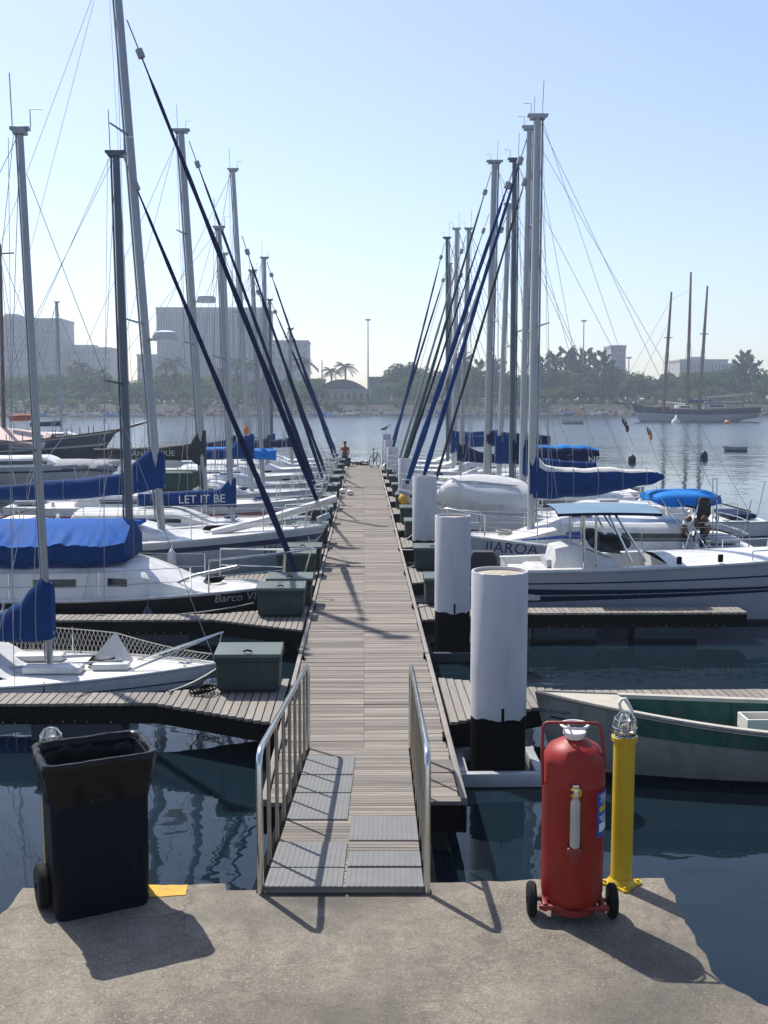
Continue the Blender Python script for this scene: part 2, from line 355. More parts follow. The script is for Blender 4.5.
# ------------------------------------------------------------------ hulls
class Hull:
    def __init__(s, L, B, fb, fs, draft=0.45, tr=0.72, smax=0.40, pbow=2.1, n=2.4, stem=0.10, dip=0.05, lap=0.0, trz=0.0):
        s.L, s.B, s.fb, s.fs, s.draft, s.tr, s.smax, s.pbow, s.n, s.stem, s.dip, s.lap = L, B, fb, fs, draft, tr, smax, pbow, n, stem, dip, lap
        s.trz = trz
    def x(s, t): return (t - 0.5) * s.L
    def s_of(s, x): return x / s.L + 0.5
    def hb(s, t):
        if t > s.smax: f = 1 - ((t - s.smax) / (1 - s.smax)) ** s.pbow
        else: f = 1 - (1 - s.tr) * ((s.smax - t) / s.smax) ** 2
        return max(0.012, s.B / 2 * f)
    def zs(s, t): return s.fs + (s.fb - s.fs) * t ** 2 - s.dip * math.sin(math.pi * t)
    def zk(s, t):
        z = lerp(-0.06 + s.trz, -s.draft, sstep(t / 0.35)) if t < 0.35 else -s.draft
        if t > 0.55: z = lerp(-s.draft, -s.draft * 0.35, ((t - 0.55) / 0.45) ** 2)
        if t > 1 - s.stem: z = lerp(z, s.zs(1.0) - 0.01, ((t - 1 + s.stem) / s.stem) ** 1.7)
        return z
    def y(s, t, z):
        zk, zs = s.zk(t), s.zs(t)
        q = max(0.0, min(1.0, (z - zk) / max(1e-4, zs - zk)))
        return s.hb(t) * (1 - (1 - q) ** s.n) ** (1 / s.n) if s.n > 1.55 else s.hb(t) * q ** 0.62
    def ts(s, n=30): return [1 - (1 - i / n) ** 1.35 for i in range(n + 1)]
    def rows(s, t, gs):
        zk, zs = s.zk(t), s.zs(t); out = [zk]
        for k in (0.25, 0.5, 0.75): out.append(lerp(zk, 0.0, k))
        out += [0.0, 0.07]
        for g in gs: out.append(lerp(0.07, zs, g))
        return [max(zk, z) for z in out]
    def hull(s, mats, bands, parent, under=1, n=30):
        """bands: list of (g_top, material index), the last g_top = 1; mats[under] is below the waterline"""
        gs = []; gm = []; prev = 0.0
        for gt, mi in bands:
            k = max(1, int((gt - prev) / 0.18)); 
            for i in range(k): gs.append(lerp(prev, gt, (i + 1) / k)); gm.append(mi)
            prev = gt
        mb = MB(); cols = []
        for t in s.ts(n):
            zz = s.rows(t, gs); X = s.x(t)
            cols.append([(X, s.y(t, z), z) for z in zz])
        k = len(cols[0])
        rowm = [under] * 5 + gm
        for sg in (1, -1):
            for i in range(len(cols) - 1):
                for j in range(k - 1):
                    q = [cols[i][j], cols[i + 1][j], cols[i + 1][j + 1], cols[i][j + 1]]
                    mb.add([(p[0], sg * p[1], p[2]) for p in q], [[0, 1, 2, 3]], rowm[j])
        # transom
        for j in range(k - 1):
            a, b = cols[0][j], cols[0][j + 1]
            mb.add([a, b, (b[0], -b[1], b[2]), (a[0], -a[1], a[2])], [[0, 1, 2, 3]], rowm[j])
        return mb.build('hull', mats, parent, smooth=40, merge=2e-4)
    def deck(s, mats, parent, camber=0.05, t0=0.0, t1=1.0, name='deck', n=24, zoff=-0.012):
        mb = MB(); rings = []
        for i in range(n + 1):
            t = lerp(t0, t1, 1 - (1 - i / n) ** 1.35); h = s.hb(t) - 0.012; z = s.zs(t) + zoff
            rings.append([Vector((s.x(t), h * u, z + camber * (1 - u * u) * (h / (s.B / 2)))) for u in (-1, -.66, -.33, 0, .33, .66, 1)])
        mb.loft(rings, 0, closed=False)
        ob = mb.build(name, mats, parent, smooth=40)
        return ob
    def toerail(s, m, parent, r=0.018, t0=0.0, t1=0.995, name='toe_rail', zo=0.0):
        mb = MB()
        for sg in (1, -1):
            pts = []
            for i in range(25):
                t = lerp(t0, t1, i / 24); pts.append((s.x(t), sg * (s.hb(t)), s.zs(t) + zo))
            mb.tube(pts, r, 6)
        return mb.build(name, m, parent)
    def openhull(s, mats, parent, t0, t1, floor, gw=0.07):
        """inner lining between stations t0..t1 with a flat sole and a gunwale cap; mats = [lining, sole, cap]"""
        mb = MB(); n = 20; rin = []
        for i in range(n + 1):
            t = lerp(t0, t1, i / n); X = s.x(t); zs = s.zs(t); h = s.hb(t)
            hi = max(0.03, h - gw); fl = max(floor, s.zk(t) + 0.04)
            hf = max(0.02, min(hi - 0.01, s.y(t, fl) - 0.05))
            rin.append([(X, h + 0.012, zs - 0.03), (X, h + 0.012, zs + 0.02), (X, hi, zs + 0.02), (X, hi - .01, zs - 0.02), (X, lerp(hi, hf, .5) - .01, lerp(zs, fl, .5)), (X, hf, fl), (X, 0, fl)])
        mi = [2, 2, 2, 0, 0, 1]
        for sg in (1, -1):
            for i in range(n):
                for j in range(6):
                    q = [rin[i][j], rin[i + 1][j], rin[i + 1][j + 1], rin[i][j + 1]]
                    mb.add([(p[0], sg * p[1], p[2]) for p in q], [[0, 1, 2, 3]], mi[j])
        for i in (0, n):   # end walls
            r = rin[i]
            for j in range(2, 5):
                a, b = r[j], r[j + 1]
                mb.add([a, b, (b[0], -b[1], b[2]), (a[0], -a[1], a[2])], [[0, 1, 2, 3]], 0)
        return mb.build('cockpit', mats, parent, smooth=30)
    def on_hull(s, txt, xc, zc, size, parent, m, side=-1, mirror=1, shear=0.0):
        """lettering wrapped on the topside; side -1 = the -y side; mirror=-1 when the boat is turned round"""
        vs, fs = text_faces(txt, size, shear); mb = MB(); out = []
        for v in vs:
            X = xc + mirror * v.x; t = s.s_of(X); Z = zc + v.y
            out.append((X, side * (s.y(t, Z) + 0.006), Z))
        mb.add(out, fs); return mb.build('lettering', m, parent, smooth=0, recalc=False)
class Cabin:
    def __init__(s, h, t0, t1, ht, wr=0.66, front=0.35, aft=0.06, base=-0.01):
        s.h, s.t0, s.t1, s.ht, s.wr, s.front, s.aft, s.base = h, t0, t1, ht, wr, front, aft, base
    def sec(s, t):
        h = s.h; u = (t - s.t0) / (s.t1 - s.t0)
        k = min(1, max(0.03, (u + 0.02) / s.aft)) * max(0.03, min(1, 1 - sstep((u - (1 - s.front)) / s.front)))
        w = h.hb(t) * s.wr; z = h.zs(t) + s.base; H = s.ht * k
        return [(w, z), (w * .95, z + H * .78), (w * .86, z + H * .93), (w * .45, z + H * 1.02), (0, z + H * 1.05)]
    def build(s, m, parent, n=22, name='cabin'):
        mb = MB(); rings = []
        for i in range(n + 1):
            t = lerp(s.t0, s.t1, i / n); X = s.h.x(t); q = s.sec(t)
            rings.append([Vector((X, y, z)) for y, z in q] + [Vector((X, -y, z)) for y, z in q[-2::-1]])
        mb.loft(rings); return mb.build(name, m, parent, smooth=32)
    def window(s, ta, tb, lo, hi, parent, m, n=8, slant=0.0):
        out = None
        for sg in (-1, 1):
            mb = MB(); rings = []
            for i in range(n + 1):
                ring = []
                for (f, off) in ((lo, .0005), (lo, .007), (hi, .007), (hi, .0005)):
                    t = lerp(ta, tb, i / n) + slant * (f - lo)
                    q = s.sec(t); (y0, z0), (y1, z1) = q[0], q[1]
                    ring.append(Vector((s.h.x(t), sg * (lerp(y0, y1, f) + off), lerp(z0, z1, f))))
                rings.append(ring)
            mb.loft(rings); out = mb.build('window', m, parent, smooth=20)
        return out
def loft_cover(P, mats, parent, prof, wmax=0.16, seed=0, name='sail_cover', ties=False, n=44, ring=16, split=None, wob=0.045):
    """P: local points [mast end, boom end] of the boom axis; prof: (u, up, down, halfwidth) stations along it"""
    a, b = P; mb = MB(); rings = []; mi = []
    for i in range(n + 1):
        u = i / n
        for k in range(len(prof) - 1):
            if prof[k][0] <= u <= prof[k + 1][0] + 1e-9:
                q = (u - prof[k][0]) / (prof[k + 1][0] - prof[k][0]); q = sstep(q) * .5 + q * .5
                up, dn, hw = [lerp(prof[k][j], prof[k + 1][j], q) for j in (1, 2, 3)]; break
        c = Vector(a).lerp(Vector(b), u); r = []
        for j in range(ring):
            an = 2 * math.pi * j / ring; sn, cs = math.sin(an), math.cos(an)
            z = (up if sn > 0 else dn) * sn; nk = sstep(u / .14); yy = hw * (abs(cs) ** lerp(.35, .8, nk)) * (1 if cs > 0 else -1) * (1 - 0.35 * nk * max(0, sn) ** 2)
            w = 1 + wob * 6 * noise.noise(Vector((u * 7 + seed * 3.1, j * 0.9, seed))) 
            r.append(c + Vector((0, yy * w, z * (1 + wob * 3 * noise.noise(Vector((u * 9 + seed, an, 3.3)))))))
        rings.append(r)
    N = ring
    vs = [p for r in rings for p in r]
    for i in range(n):
        for j in range(N):
            p = i * N + j; q = i * N + (j + 1) % N
            top = split is not None and 2 <= j < 6 and split[0] <= i / n <= split[1]
            mb.f.append([p, q, q + N, p + N]); mb.m.append(1 if top else 0)
    mb.v = vs; mb.f += [list(range(N))[::-1], [n * N + j for j in range(N)]]; mb.m += [0, 0]
    ob = mb.build(name, mats, parent, smooth=60)
    if name == 'sail_cover' and ties:
        for q in range(5):
            k = int(n * (.16 + .18 * q)); c = sum(rings[k], Vector()) / ring
            MB().tube([c + (p - c) * 1.03 for p in rings[k]] + [c + (rings[k][0] - c) * 1.03], .007, 5, caps=False).build('cover_tie', CGREY, ob)
    return ob, rings
def jib(a, b, r0, r1, m, parent, seed=0, n=26, foil=0.07, name='furled_jib'):
    """a top, b bottom"""
    a = Vector(a); b = Vector(b); pts = []; rs = []
    for i in range(n + 1):
        u = i / n; p = a.lerp(b, lerp(foil, 0.965, u)); pts.append(p)
        k = .72 * lerp(r1, r0, u ** 0.9) * (1 + 0.12 * math.sin(u * 40 + seed) + 0.10 * noise.noise(Vector((u * 13, seed, 0))))
        if u > .93: k *= lerp(1, .55, (u - .93) / .07)
        if u < .04: k *= .6
        rs.append(k)
    ob = MB().tube(pts, rs, 8).build(name, m, parent, smooth=60)
    dz = (a - b).normalized()
    s = MB().tube([a, b], max(0.008, r1 * .35), 6).tube([b + dz * .03, b + dz * .14], r0 * 1.5, 10).tube([pts[0] - dz * .02, pts[0] + dz * .16], r1 * 1.9, 8).build('forestay', WIRE, parent)
    return ob

def stanchions(h, parent, t0, t1, n, ht=0.55, off=0.05, sides=(1, -1), lines=2, m=STEEL, mesh=False):
    top = {sg: [] for sg in sides}
    for sg in sides:
        for i in range(n):
            t = lerp(t0, t1, i / (n - 1)); p = Vector((h.x(t), sg * (h.hb(t) - off), h.zs(t) - .02))
            MB().tube([p, p + Vector((0, 0, ht))], 0.012, 6).build('stanchion', m, parent); top[sg].append(p)
        mb = MB()
        for k in range(lines):
            z = ht * (1 - k * .48)
            mb.tube([p + Vector((0, 0, z)) for p in top[sg]], 0.006, 5)
        mb.build('lifeline', WIRE, parent)
    return top
def pulpit(h, parent, t0=0.86, ht=0.6, over=0.12, r=0.016):
    mb = MB(); z1 = h.zs(1.0)
    L = []
    for sg in (1, -1):
        base = Vector((h.x(t0), sg * (h.hb(t0) - .04), h.zs(t0) - .02))
        mid = Vector((h.x(.95), sg * (h.hb(.95) - .02), h.zs(.95) - .02))
        L.append([base, base + Vector((.02, 0, ht)), mid + Vector((.05, 0, ht + .02)), Vector((h.L / 2 + over, sg * .10, z1 + ht + .03))])
        mb.tube([mid, mid + Vector((.05, 0, ht + .02))], r * .9, 7)
        mb.tube([base + Vector((.01, 0, ht * .5)), mid + Vector((.02, 0, ht * .5))], r * .7, 6)
    a, b = L
    mb.tube(a + [Vector((h.L / 2 + over + .05, 0, z1 + ht + .03))] + b[::-1], r, 8)
    mb.tube([Vector((h.L / 2 - .03, 0, z1 - .02)), Vector((h.L / 2 + over, 0, z1 + ht + .02))], r * .8, 7)
    return mb.build('pulpit', STEEL, parent)
def radome(p, parent, sg=1):
    p = Vector(p)
    b = MB().tube([p, p + Vector((sg * .3, 0, -.02))], .03, 6).lathe([(.10, -.09), (.26, -.08), (.28, 0), (.25, .09), (.12, .13)], 18, p + Vector((sg * .42, 0, .05)))
    return b.build('radar_dome', WHITE, parent, smooth=40)

def sailboat(label, side, Y, bowx, h, spec):
    """side +1: bow towards +x (berths left of the dock); -1: bow towards -x (berths right of it)"""
    cx = bowx - side * h.L / 2
    root = thing(spec.get('name', 'sailboat'), label, spec.get('cat', 'sailboat'), (cx, Y, WZ), 0 if side > 0 else math.pi)
    def loc(p): return Vector((side * (p.x - cx), side * (p.y - Y), p.z - WZ))
    def L(px, py, Yo=0.0): return loc(atY(px, py, Y + Yo))
    h.hull(spec.get('hullm', [WHITE, ANTIF, NAVYP]), spec.get('bands', [(1.0, 0)]), root)
    h.deck(spec.get('deckm', WHITE), root)
    h.toerail(spec.get('railm', WHITE), root, spec.get('railr', .02))
    far = Y > 30
    cab = spec.get('cabin')
    if cab:
        c = Cabin(h, *cab); cob = c.build(spec.get('cabinm', WHITE), root)
        for w in spec.get('windows', []): c.window(*w[:4], cob, w[4] if len(w) > 4 else GLASSD, slant=w[5] if len(w) > 5 else 0)
        root['_c'] = 1; del root['_c']
        # hatch on the coachroof
        t = lerp(cab[0], cab[1], .55); q = c.sec(t)
        MB().box((h.x(t), 0, q[4][1] + .025), (.5, .5, .05), bev=.015).build('hatch', spec.get('hatchm', GREYW), cob)
    # mast
    if 'mast' in spec:
        bpx, bpy_, tpx, tpy, wpx = spec['mast']
        a = L(bpx, bpy_); b = L(tpx, tpy); w = spec.get('mastw') or wpx * Y / F
        foot = a - (b - a).normalized() * 0.0
        # run the foot down to the deck or coachroof so that it stands on it
        t = max(.02, min(.98, h.s_of(a.x))); zd = h.zs(t)
        if cab and cab[0] < t < cab[1]: zd = Cabin(h, *cab).sec(t)[4][1]
        dv = (b - a).normalized(); foot = a + dv * ((zd - .02 - a.z) / dv.z)
        mm = spec.get('mastm', ALU); mast = MB()
        mast.tube([foot, foot.lerp(b, .6), b], [w / 2, w / 2, w * .44], 12, sq=.8)
        # winches, luff track and cleats
        mast.tube([foot.lerp(b, .02) + Vector((-w * .55, 0, 0)), b + Vector((-w * .5, 0, 0))], w * .10, 4)
        mo = mast.build('mast', mm, root, smooth=40)
        if spec.get('cap', 1):
            cp = MB().box(b + Vector((0, 0, .03)), (max(.26, w * 2.0), w * .9, .05), bev=.012).box(b + Vector((0, 0, .0)), (w * 1.5, w * 1.1, .10), bev=.012)
            cp.tube([b + Vector((-.1, 0, .05)), b + Vector((-.12, .02, .75))], .008, 5)
            cp.tube([b + Vector((.14, 0, .05)), b + Vector((.14, 0, .28)), b + Vector((.30, .0, .28))], .008, 5)
            cp.build('masthead', mm, mo)
        for f in spec.get('spreaders', [.56]):
            p = foot.lerp(b, f); sl = spec.get('sprl', .62)
            sp = MB()
            for sg in (1, -1): sp.tube([p + Vector((0, 0, 0)), p + Vector((-.22, sg * sl, .06))], [.028, .018], 6)
            sp.build('spreader', mm, mo)
        if spec.get('radar'): radome(foot.lerp(b, spec['radar']), mo, spec.get('radarsg', 1))
        # rigging
        rw = max(.005, .00022 * Y); f0 = spec.get('spreaders', [.56])[0]; ps = foot.lerp(b, f0)
        for sg in (1, -1):
            tt = max(.1, t - .03); ch = Vector((h.x(tt), sg * (h.hb(tt) - .06), h.zs(tt)))
            MB().tube([b, ps + Vector((-.22, sg * spec.get('sprl', .62), .06)), ch], rw, 4).build('shroud', WIRE, root)
            MB().tube([ps, ch + Vector((-.35, 0, 0))], rw, 4).build('shroud', WIRE, root)
        if spec.get('backstay', 1):
            st = Vector((-h.L / 2 + .05, 0, h.zs(0)))
            MB().tube([b, st], rw, 4).build('backstay', WIRE, root)
        hl = MB()
        for k in range(2): hl.tube([b + Vector((-.03 - .10 * k, .08 * (1 - 2 * k), -.1)), foot + Vector((-.10 - .35 * k, .14 * (1 - 2 * k), .3))], rw * .8, 4)
        hl.build('halyard', ROPE, root)
        for s_ in spec.get('stays', []):
            tp = L(s_[0], s_[1]); bt = L(s_[2], s_[3]) if s_[2] is not None else Vector((h.L / 2 - .06, 0, h.zs(1.0) + .05))
            if s_[4] is None: MB().tube([tp, bt], rw, 5).build('forestay', WIRE, root)
            else: jib(tp, bt, s_[5] * Y / F, s_[6] * Y / F, s_[4], root, seed=Y)
        if spec.get('boom'):
            x0, y0, x1, y1 = spec['boom']; p0 = L(x0, y0); p1 = L(x1, y1)
            p0.y = p1.y = 0
            MB().tube([p0, p1], .05, 10).build('boom', spec.get('boomm', mm), root)
            MB().tube([b + Vector((-.08, 0, 0)), p1 + Vector((.05, 0, .05))], rw * .9, 4).build('topping_lift', WIRE, root)
            if spec.get('cover'):
                cm, prof = spec['cover'][:2]
                ob, rings = loft_cover((p0, p1), cm, root, prof, seed=Y, split=spec.get('split'), ties=Y < 34)
                if spec.get('covertext'):
                    tx, size, u, dz, m = spec['covertext'][:5]
                    vs, fs = text_faces(tx, size); c = p0.lerp(p1, u); d = (p1 - p0).normalized(); yoff = spec['covertext'][5]
                    mb = MB(); sgn = -1 if side > 0 else 1
                    # read left to right for someone on the near side of the boat
                    ax = Vector((1, 0, d.z / d.x if abs(d.x) > 1e-6 else 0)) * (1 if side > 0 else -1)
                    mb.add([c + ax * v.x + Vector((0, sgn * yoff, v.y + dz)) for v in vs], fs)
                    mb.build('lettering', m, ob, smooth=0, recalc=False)
    # deck gear
    rnd = random.Random(int(Y * 10) + (7 if side > 0 else 3))
    for sg in (1, -1):
        for tt in (.13, .93):
            hb_ = h.hb(tt) - .12
            if hb_ > .05: MB().tube([(h.x(tt) - .09, sg * hb_, h.zs(tt) + .06), (h.x(tt), sg * hb_, h.zs(tt) + .045), (h.x(tt) + .09, sg * hb_, h.zs(tt) + .06)], .014, 6).box((h.x(tt), sg * hb_, h.zs(tt) + .02), (.05, .03, .06)).build('cleat', STEEL, root)
        for tt in (.16, .24):
            MB().lathe([(.07, 0), (.075, .03), (.045, .06), (.05, .13), (.065, .14), (.001, .145)], 12, (h.x(tt), sg * (h.hb(tt) - .22), h.zs(tt) + .03)).build('winch', STEEL, root)
    if Y < 46:
        for tt in spec.get('fenders', (.30 + rnd.uniform(-.05, .05), .62 + rnd.uniform(-.06, .06))):
            for sg in (1, -1):
                yy = sg * (h.y(tt, h.zs(tt) - .35) + .11); zz = h.zs(tt)
                MB().lathe([(.001, -.27), (.06, -.25), (.095, -.18), (.10, 0), (.095, .18), (.06, .25), (.02, .30), (.001, .31)], 12, (h.x(tt), yy, zz - .42)).tube([(h.x(tt), yy, zz - .12), (h.x(tt), sg * (h.hb(tt) - .02), zz + .03)], .010, 5).build('fender', rnd.choice([CWHITE, CAPW, NAVYP, CGREY]), root, smooth=60)
        c_ = MB(); xx = h.x(rnd.uniform(.66, .8)); yy = rnd.uniform(-.3, .3)
        for k in range(4): c_.tube([(xx + .16 * math.cos(a) + .02 * k, yy + .16 * math.sin(a), h.zs(.75) + .07 + .022 * k) for a in [2 * math.pi * i / 16 for i in range(17)]], .012, 5)
        c_.build('rope_coil', rnd.choice([ROPE, CBLUE, FASCIA]), root, smooth=60)
        # tiller, companionway boards and a tiny flag staff aft
        MB().tube([(-h.L / 2 + .10, 0, h.zs(0) + .15), (-h.L / 2 + .95, .05, h.zs(0) + .38)], .022, 6).build('tiller', BRONZE, root)
        MB().tube([(-h.L / 2 + .06, .3, h.zs(0)), (-h.L / 2 - .12, .3, h.zs(0) + .95)], .012, 5).build('flag_staff', ALUW, root)
        MB().box((-h.L / 2 + .55, 0, h.zs(0) + .10), (.7, h.B * .5, .12), bev=.04).build('cockpit_cushion', rnd.choice([CNAVY, CGREY, CWHITE]), root)
    if spec.get('pulpit', 1): pulpit(h, root, *spec.get('pulpitp', (0.86, .55, .10)))
    if spec.get('stan'): stanchions(h, root, *spec['stan'])
    return root, L, cx
# ------------------------------------------------------------------ light and air
ext_base = atZ(573, 909, QZ); ext_top = atY(572, 722, ext_base.y); EXT_H = ext_top.z - QZ
tip = atZ(690, 968, QZ); sh = tip - ext_base; sun_h = EXT_H
sunv = Vector((-sh.x, -sh.y, sun_h)).normalized()
ext_base = atZ(573, 919, QZ); EXT_H = atY(572, 722, ext_base.y).z - QZ
SUN_EL = math.asin(sunv.z); SUN_AZ = math.atan2(sunv.x, sunv.y)      # azimuth from +y towards +x
sl = bpy.data.lights.new('sun', 'SUN'); sl.energy = 4.9; sl.angle = R(0.53); sl.color = (1.0, 0.95, 0.87)
so = bpy.data.objects.new('sun', sl); COL.objects.link(so); so.location = (0, 0, 60)
so.rotation_euler = sunv.to_track_quat('Z', 'Y').to_euler()
w = bpy.data.worlds.new('World'); sc.world = w; w.use_nodes = True
nt = w.node_tree; sky = nt.nodes.new('ShaderNodeTexSky'); sky.sky_type = 'NISHITA'; sky.sun_disc = False
sky.sun_elevation = SUN_EL; sky.sun_rotation = SUN_AZ; sky.altitude = 0
sky.air_density = 1.0; sky.dust_density = 0.9; sky.ozone_density = 1.4
bg = nt.nodes['Background']; tn = nt.nodes.new('ShaderNodeMix'); tn.data_type = 'RGBA'; tn.blend_type = 'MULTIPLY'; tn.inputs['Factor'].default_value = 1; tn.inputs['B'].default_value = (.975, .97, 1.05, 1); hs_ = nt.nodes.new('ShaderNodeHueSaturation'); hs_.inputs['Saturation'].default_value = 0.88
nt.links.new(sky.outputs['Color'], hs_.inputs['Color']); nt.links.new(hs_.outputs['Color'], tn.inputs['A']); nt.links.new(tn.outputs['Result'], bg.inputs['Color']); bg.inputs['Strength'].default_value = 0.12
vs_ = sc.view_settings; vs_.view_transform = 'Standard'; vs_.look = 'None'; vs_.gamma = 1; vs_.use_curve_mapping = False; vs_.exposure = 0.5
sc.cycles.max_bounces = 8; sc.cycles.transparent_max_bounces = 12; sc.cycles.volume_bounces = 0
HAZE = 0.0006
if HAZE:
    hz = MB().box((0, 200, 26), (1320, 840, 60)).build('haze', [], smooth=0)
    tag(hz, 'pale bluish haze hanging over the whole marina and far shore', 'haze', kind='stuff')
    hm = bpy.data.materials.new('pale_haze_air'); hm.use_nodes = True; t_ = hm.node_tree
    t_.nodes.remove(t_.nodes['Principled BSDF']); pv = t_.nodes.new('ShaderNodeVolumePrincipled')
    pv.inputs['Color'].default_value = (0.74, 0.85, 1.0, 1); pv.inputs['Density'].default_value = HAZE; pv.inputs['Anisotropy'].default_value = 0.3
    t_.links.new(pv.outputs['Volume'], t_.nodes['Material Output'].inputs['Volume'])
    hz.data.materials.append(hm)

# ------------------------------------------------------------------ water
def water():
    m = bpy.data.materials.new('harbour_water'); m.use_nodes = True
    t = m.node_tree; N = t.nodes; L = t.links; b = N['Principled BSDF']
    b.inputs['Base Color'].default_value = (0.006, 0.014, 0.021, 1); b.inputs['Roughness'].default_value = 0.012; b.inputs['IOR'].default_value = 1.333
    tc = N.new('ShaderNodeTexCoord')
    def layer(scale, stretch, amp, det):
        mp = N.new('ShaderNodeMapping'); mp.inputs['Scale'].default_value = stretch; mp.inputs['Rotation'].default_value = (0, 0, 0.35)
        L.new(tc.outputs['Object'], mp.inputs['Vector'])
        n = N.new('ShaderNodeTexNoise'); n.inputs['Scale'].default_value = scale; n.inputs['Detail'].default_value = det; n.inputs['Roughness'].default_value = 0.5
        L.new(mp.outputs['Vector'], n.inputs['Vector'])
        mu = N.new('ShaderNodeMath'); mu.operation = 'MULTIPLY'; mu.inputs[1].default_value = amp; L.new(n.outputs['Fac'], mu.inputs[0]); return mu.outputs[0]
    a = layer(1.5, (0.8, 1.0, 1), 0.014, 2); c = layer(0.4, (0.6, 1.0, 1), 0.024, 2); d = layer(4.5, (0.7, 1.0, 1), 0.0018, 2)
    s1 = N.new('ShaderNodeMath'); L.new(a, s1.inputs[0]); L.new(c, s1.inputs[1])
    s2 = N.new('ShaderNodeMath'); L.new(s1.outputs[0], s2.inputs[0]); L.new(d, s2.inputs[1])
    # calm slicks between rippled patches
    pn = N.new('ShaderNodeTexNoise'); pn.inputs['Scale'].default_value = 0.05; L.new(tc.outputs['Object'], pn.inputs['Vector'])
    pr = N.new('ShaderNodeMapRange'); pr.inputs['From Min'].default_value = 0.35; pr.inputs['From Max'].default_value = 0.65; pr.inputs['To Min'].default_value = 0.6; pr.inputs['To Max'].default_value = 1.3
    L.new(pn.outputs['Fac'], pr.inputs['Value'])
    hm_ = N.new('ShaderNodeMath'); hm_.operation = 'MULTIPLY'; L.new(s2.outputs[0], hm_.inputs[0]); L.new(pr.outputs['Result'], hm_.inputs[1])
    # open water beyond the sheltered berths carries a stronger wind ripple
    sx = N.new('ShaderNodeSeparateXYZ'); L.new(tc.outputs['Object'], sx.inputs[0])
    wr = N.new('ShaderNodeMapRange'); wr.inputs['From Min'].default_value = 48; wr.inputs['From Max'].default_value = 130; wr.inputs['To Min'].default_value = 1.0; wr.inputs['To Max'].default_value = 6.0
    L.new(sx.outputs['Y'], wr.inputs['Value'])
    h2 = N.new('ShaderNodeMath'); h2.operation = 'MULTIPLY'; L.new(hm_.outputs[0], h2.inputs[0]); L.new(wr.outputs['Result'], h2.inputs[1]); hm_ = h2
    ro = N.new('ShaderNodeMapRange'); ro.inputs['From Min'].default_value = 45; ro.inputs['From Max'].default_value = 140; ro.inputs['To Min'].default_value = 0.012; ro.inputs['To Max'].default_value = 0.22
    L.new(sx.outputs['Y'], ro.inputs['Value']); L.new(ro.outputs['Result'], b.inputs['Roughness'])
    bp = N.new('ShaderNodeBump'); bp.inputs['Strength'].default_value = 1.0; bp.inputs['Distance'].default_value = 1.0
    L.new(hm_.outputs[0], bp.inputs['Height']); L.new(bp.outputs['Normal'], b.inputs['Normal'])
    return m
tag(MB().quad((-640, -200, WZ), (640, -200, WZ), (640, 345, WZ), (-640, 345, WZ)).build('water', water(), smooth=0), kind='structure')

# ------------------------------------------------------------------ quay
pts = []
def edge(p, q, n, j):
    for i in range(n):
        u = i / n; a = Vector(p).lerp(Vector(q), u)
        if i: a += Vector((random.uniform(-j, j), random.uniform(-j, j), 0))
        pts.append(a)
c0 = atZ(23, 886, QZ); c1 = atZ(225, 881, QZ); c1b = atZ(227, 888.5, QZ); c2 = atZ(470, 879, QZ); c3 = atZ(664, 875, QZ); c4 = atZ(690, 926, QZ); c5 = atZ(720, 978, QZ); c6 = atZ(768, 1003, QZ)
l1 = atZ(0, 914, QZ); ld = (l1 - c0) * 2.2
far_r = c6 + (c6 - c5).normalized() * 6
edge(c0 + ld, c0, 12, .008); edge(c0, c1, 16, .008); edge(c1, c1b, 2, .004); edge(c1b, c2, 12, .006); edge(c2, c3, 12, .01); edge(c3, c4, 8, .014); edge(c4, c5, 6, .014); edge(c5, c6, 6, .014); edge(c6, far_r, 10, .02)
pts += [far_r, Vector((16, -30, QZ)), Vector((-16, -30, QZ)), Vector((-16, (c0 + ld).y - 1.2, QZ))]
cen = Vector((0, 0, QZ)); qb = MB(); n = len(pts)
def inset(p, d): return p + (cen - p).normalized() * d
r0 = [Vector((p.x, p.y, -2.0)) for p in pts]; r1 = [Vector((p.x, p.y, QZ - .03 - random.uniform(0, .01))) for p in pts]; r2 = [inset(p, .012 + random.uniform(0, .02)) - Vector((0, 0, .006)) for p in pts]
r3 = [inset(p, .07) for p in pts]
qb.loft([r0, r1, r2, r3], cap=False); qb.add(r3, [list(range(n))])
tag(qb.build('quay', CONC, smooth=30), kind='structure')
yp = [atZ(147, 897, QZ + .004), atZ(185, 895, QZ + .004), atZ(188, 884.6, QZ + .004), atZ(148, 884.8, QZ + .004)]
yb = MB(); o = []
for i in range(4):
    for k in range(5): o.append(yp[i].lerp(yp[(i + 1) % 4], k / 5) + Vector((random.uniform(-.006, .006), random.uniform(-.006, .006), 0)))
yb.add(o, [list(range(20))]); tag(yb.build('painted_marking', YELP, smooth=0), kind='structure')

# ------------------------------------------------------------------ main walkway
D0, D1, HW = 8.9, 58.8, 0.9
dock = thing('wooden_dock', 'long grey boardwalk of cross planks running out between the moored boats', 'dock', (0, D0, WZ))
dz = -WZ
def dl(x, y, z): return Vector((x, y - D0, z + dz))
mb = MB(); y = D0 + .03
brk = [14.3, 29.0, 44.0]
while y < D1:
    w_ = random.choice([.105, .11, .115]); 
    zz_ = random.uniform(-.004, .004); sk = Matrix.Rotation(random.uniform(-.0022, .0022), 3, 'Z') @ Matrix.Rotation(random.uniform(-.004, .004), 3, 'Y')
    for sx in (-1, 1):
        L_ = .8475 + random.uniform(-.012, .004); mb.box(dl(sx * (L_ / 2 + .0012), y + w_ / 2, -.018 + zz_), (L_, w_, .036), rot=sk)
    y += w_ + random.choice([.004, .006, .008, .010, .014])
mb.build('deck', WOOD, dock, smooth=0, merge=0)
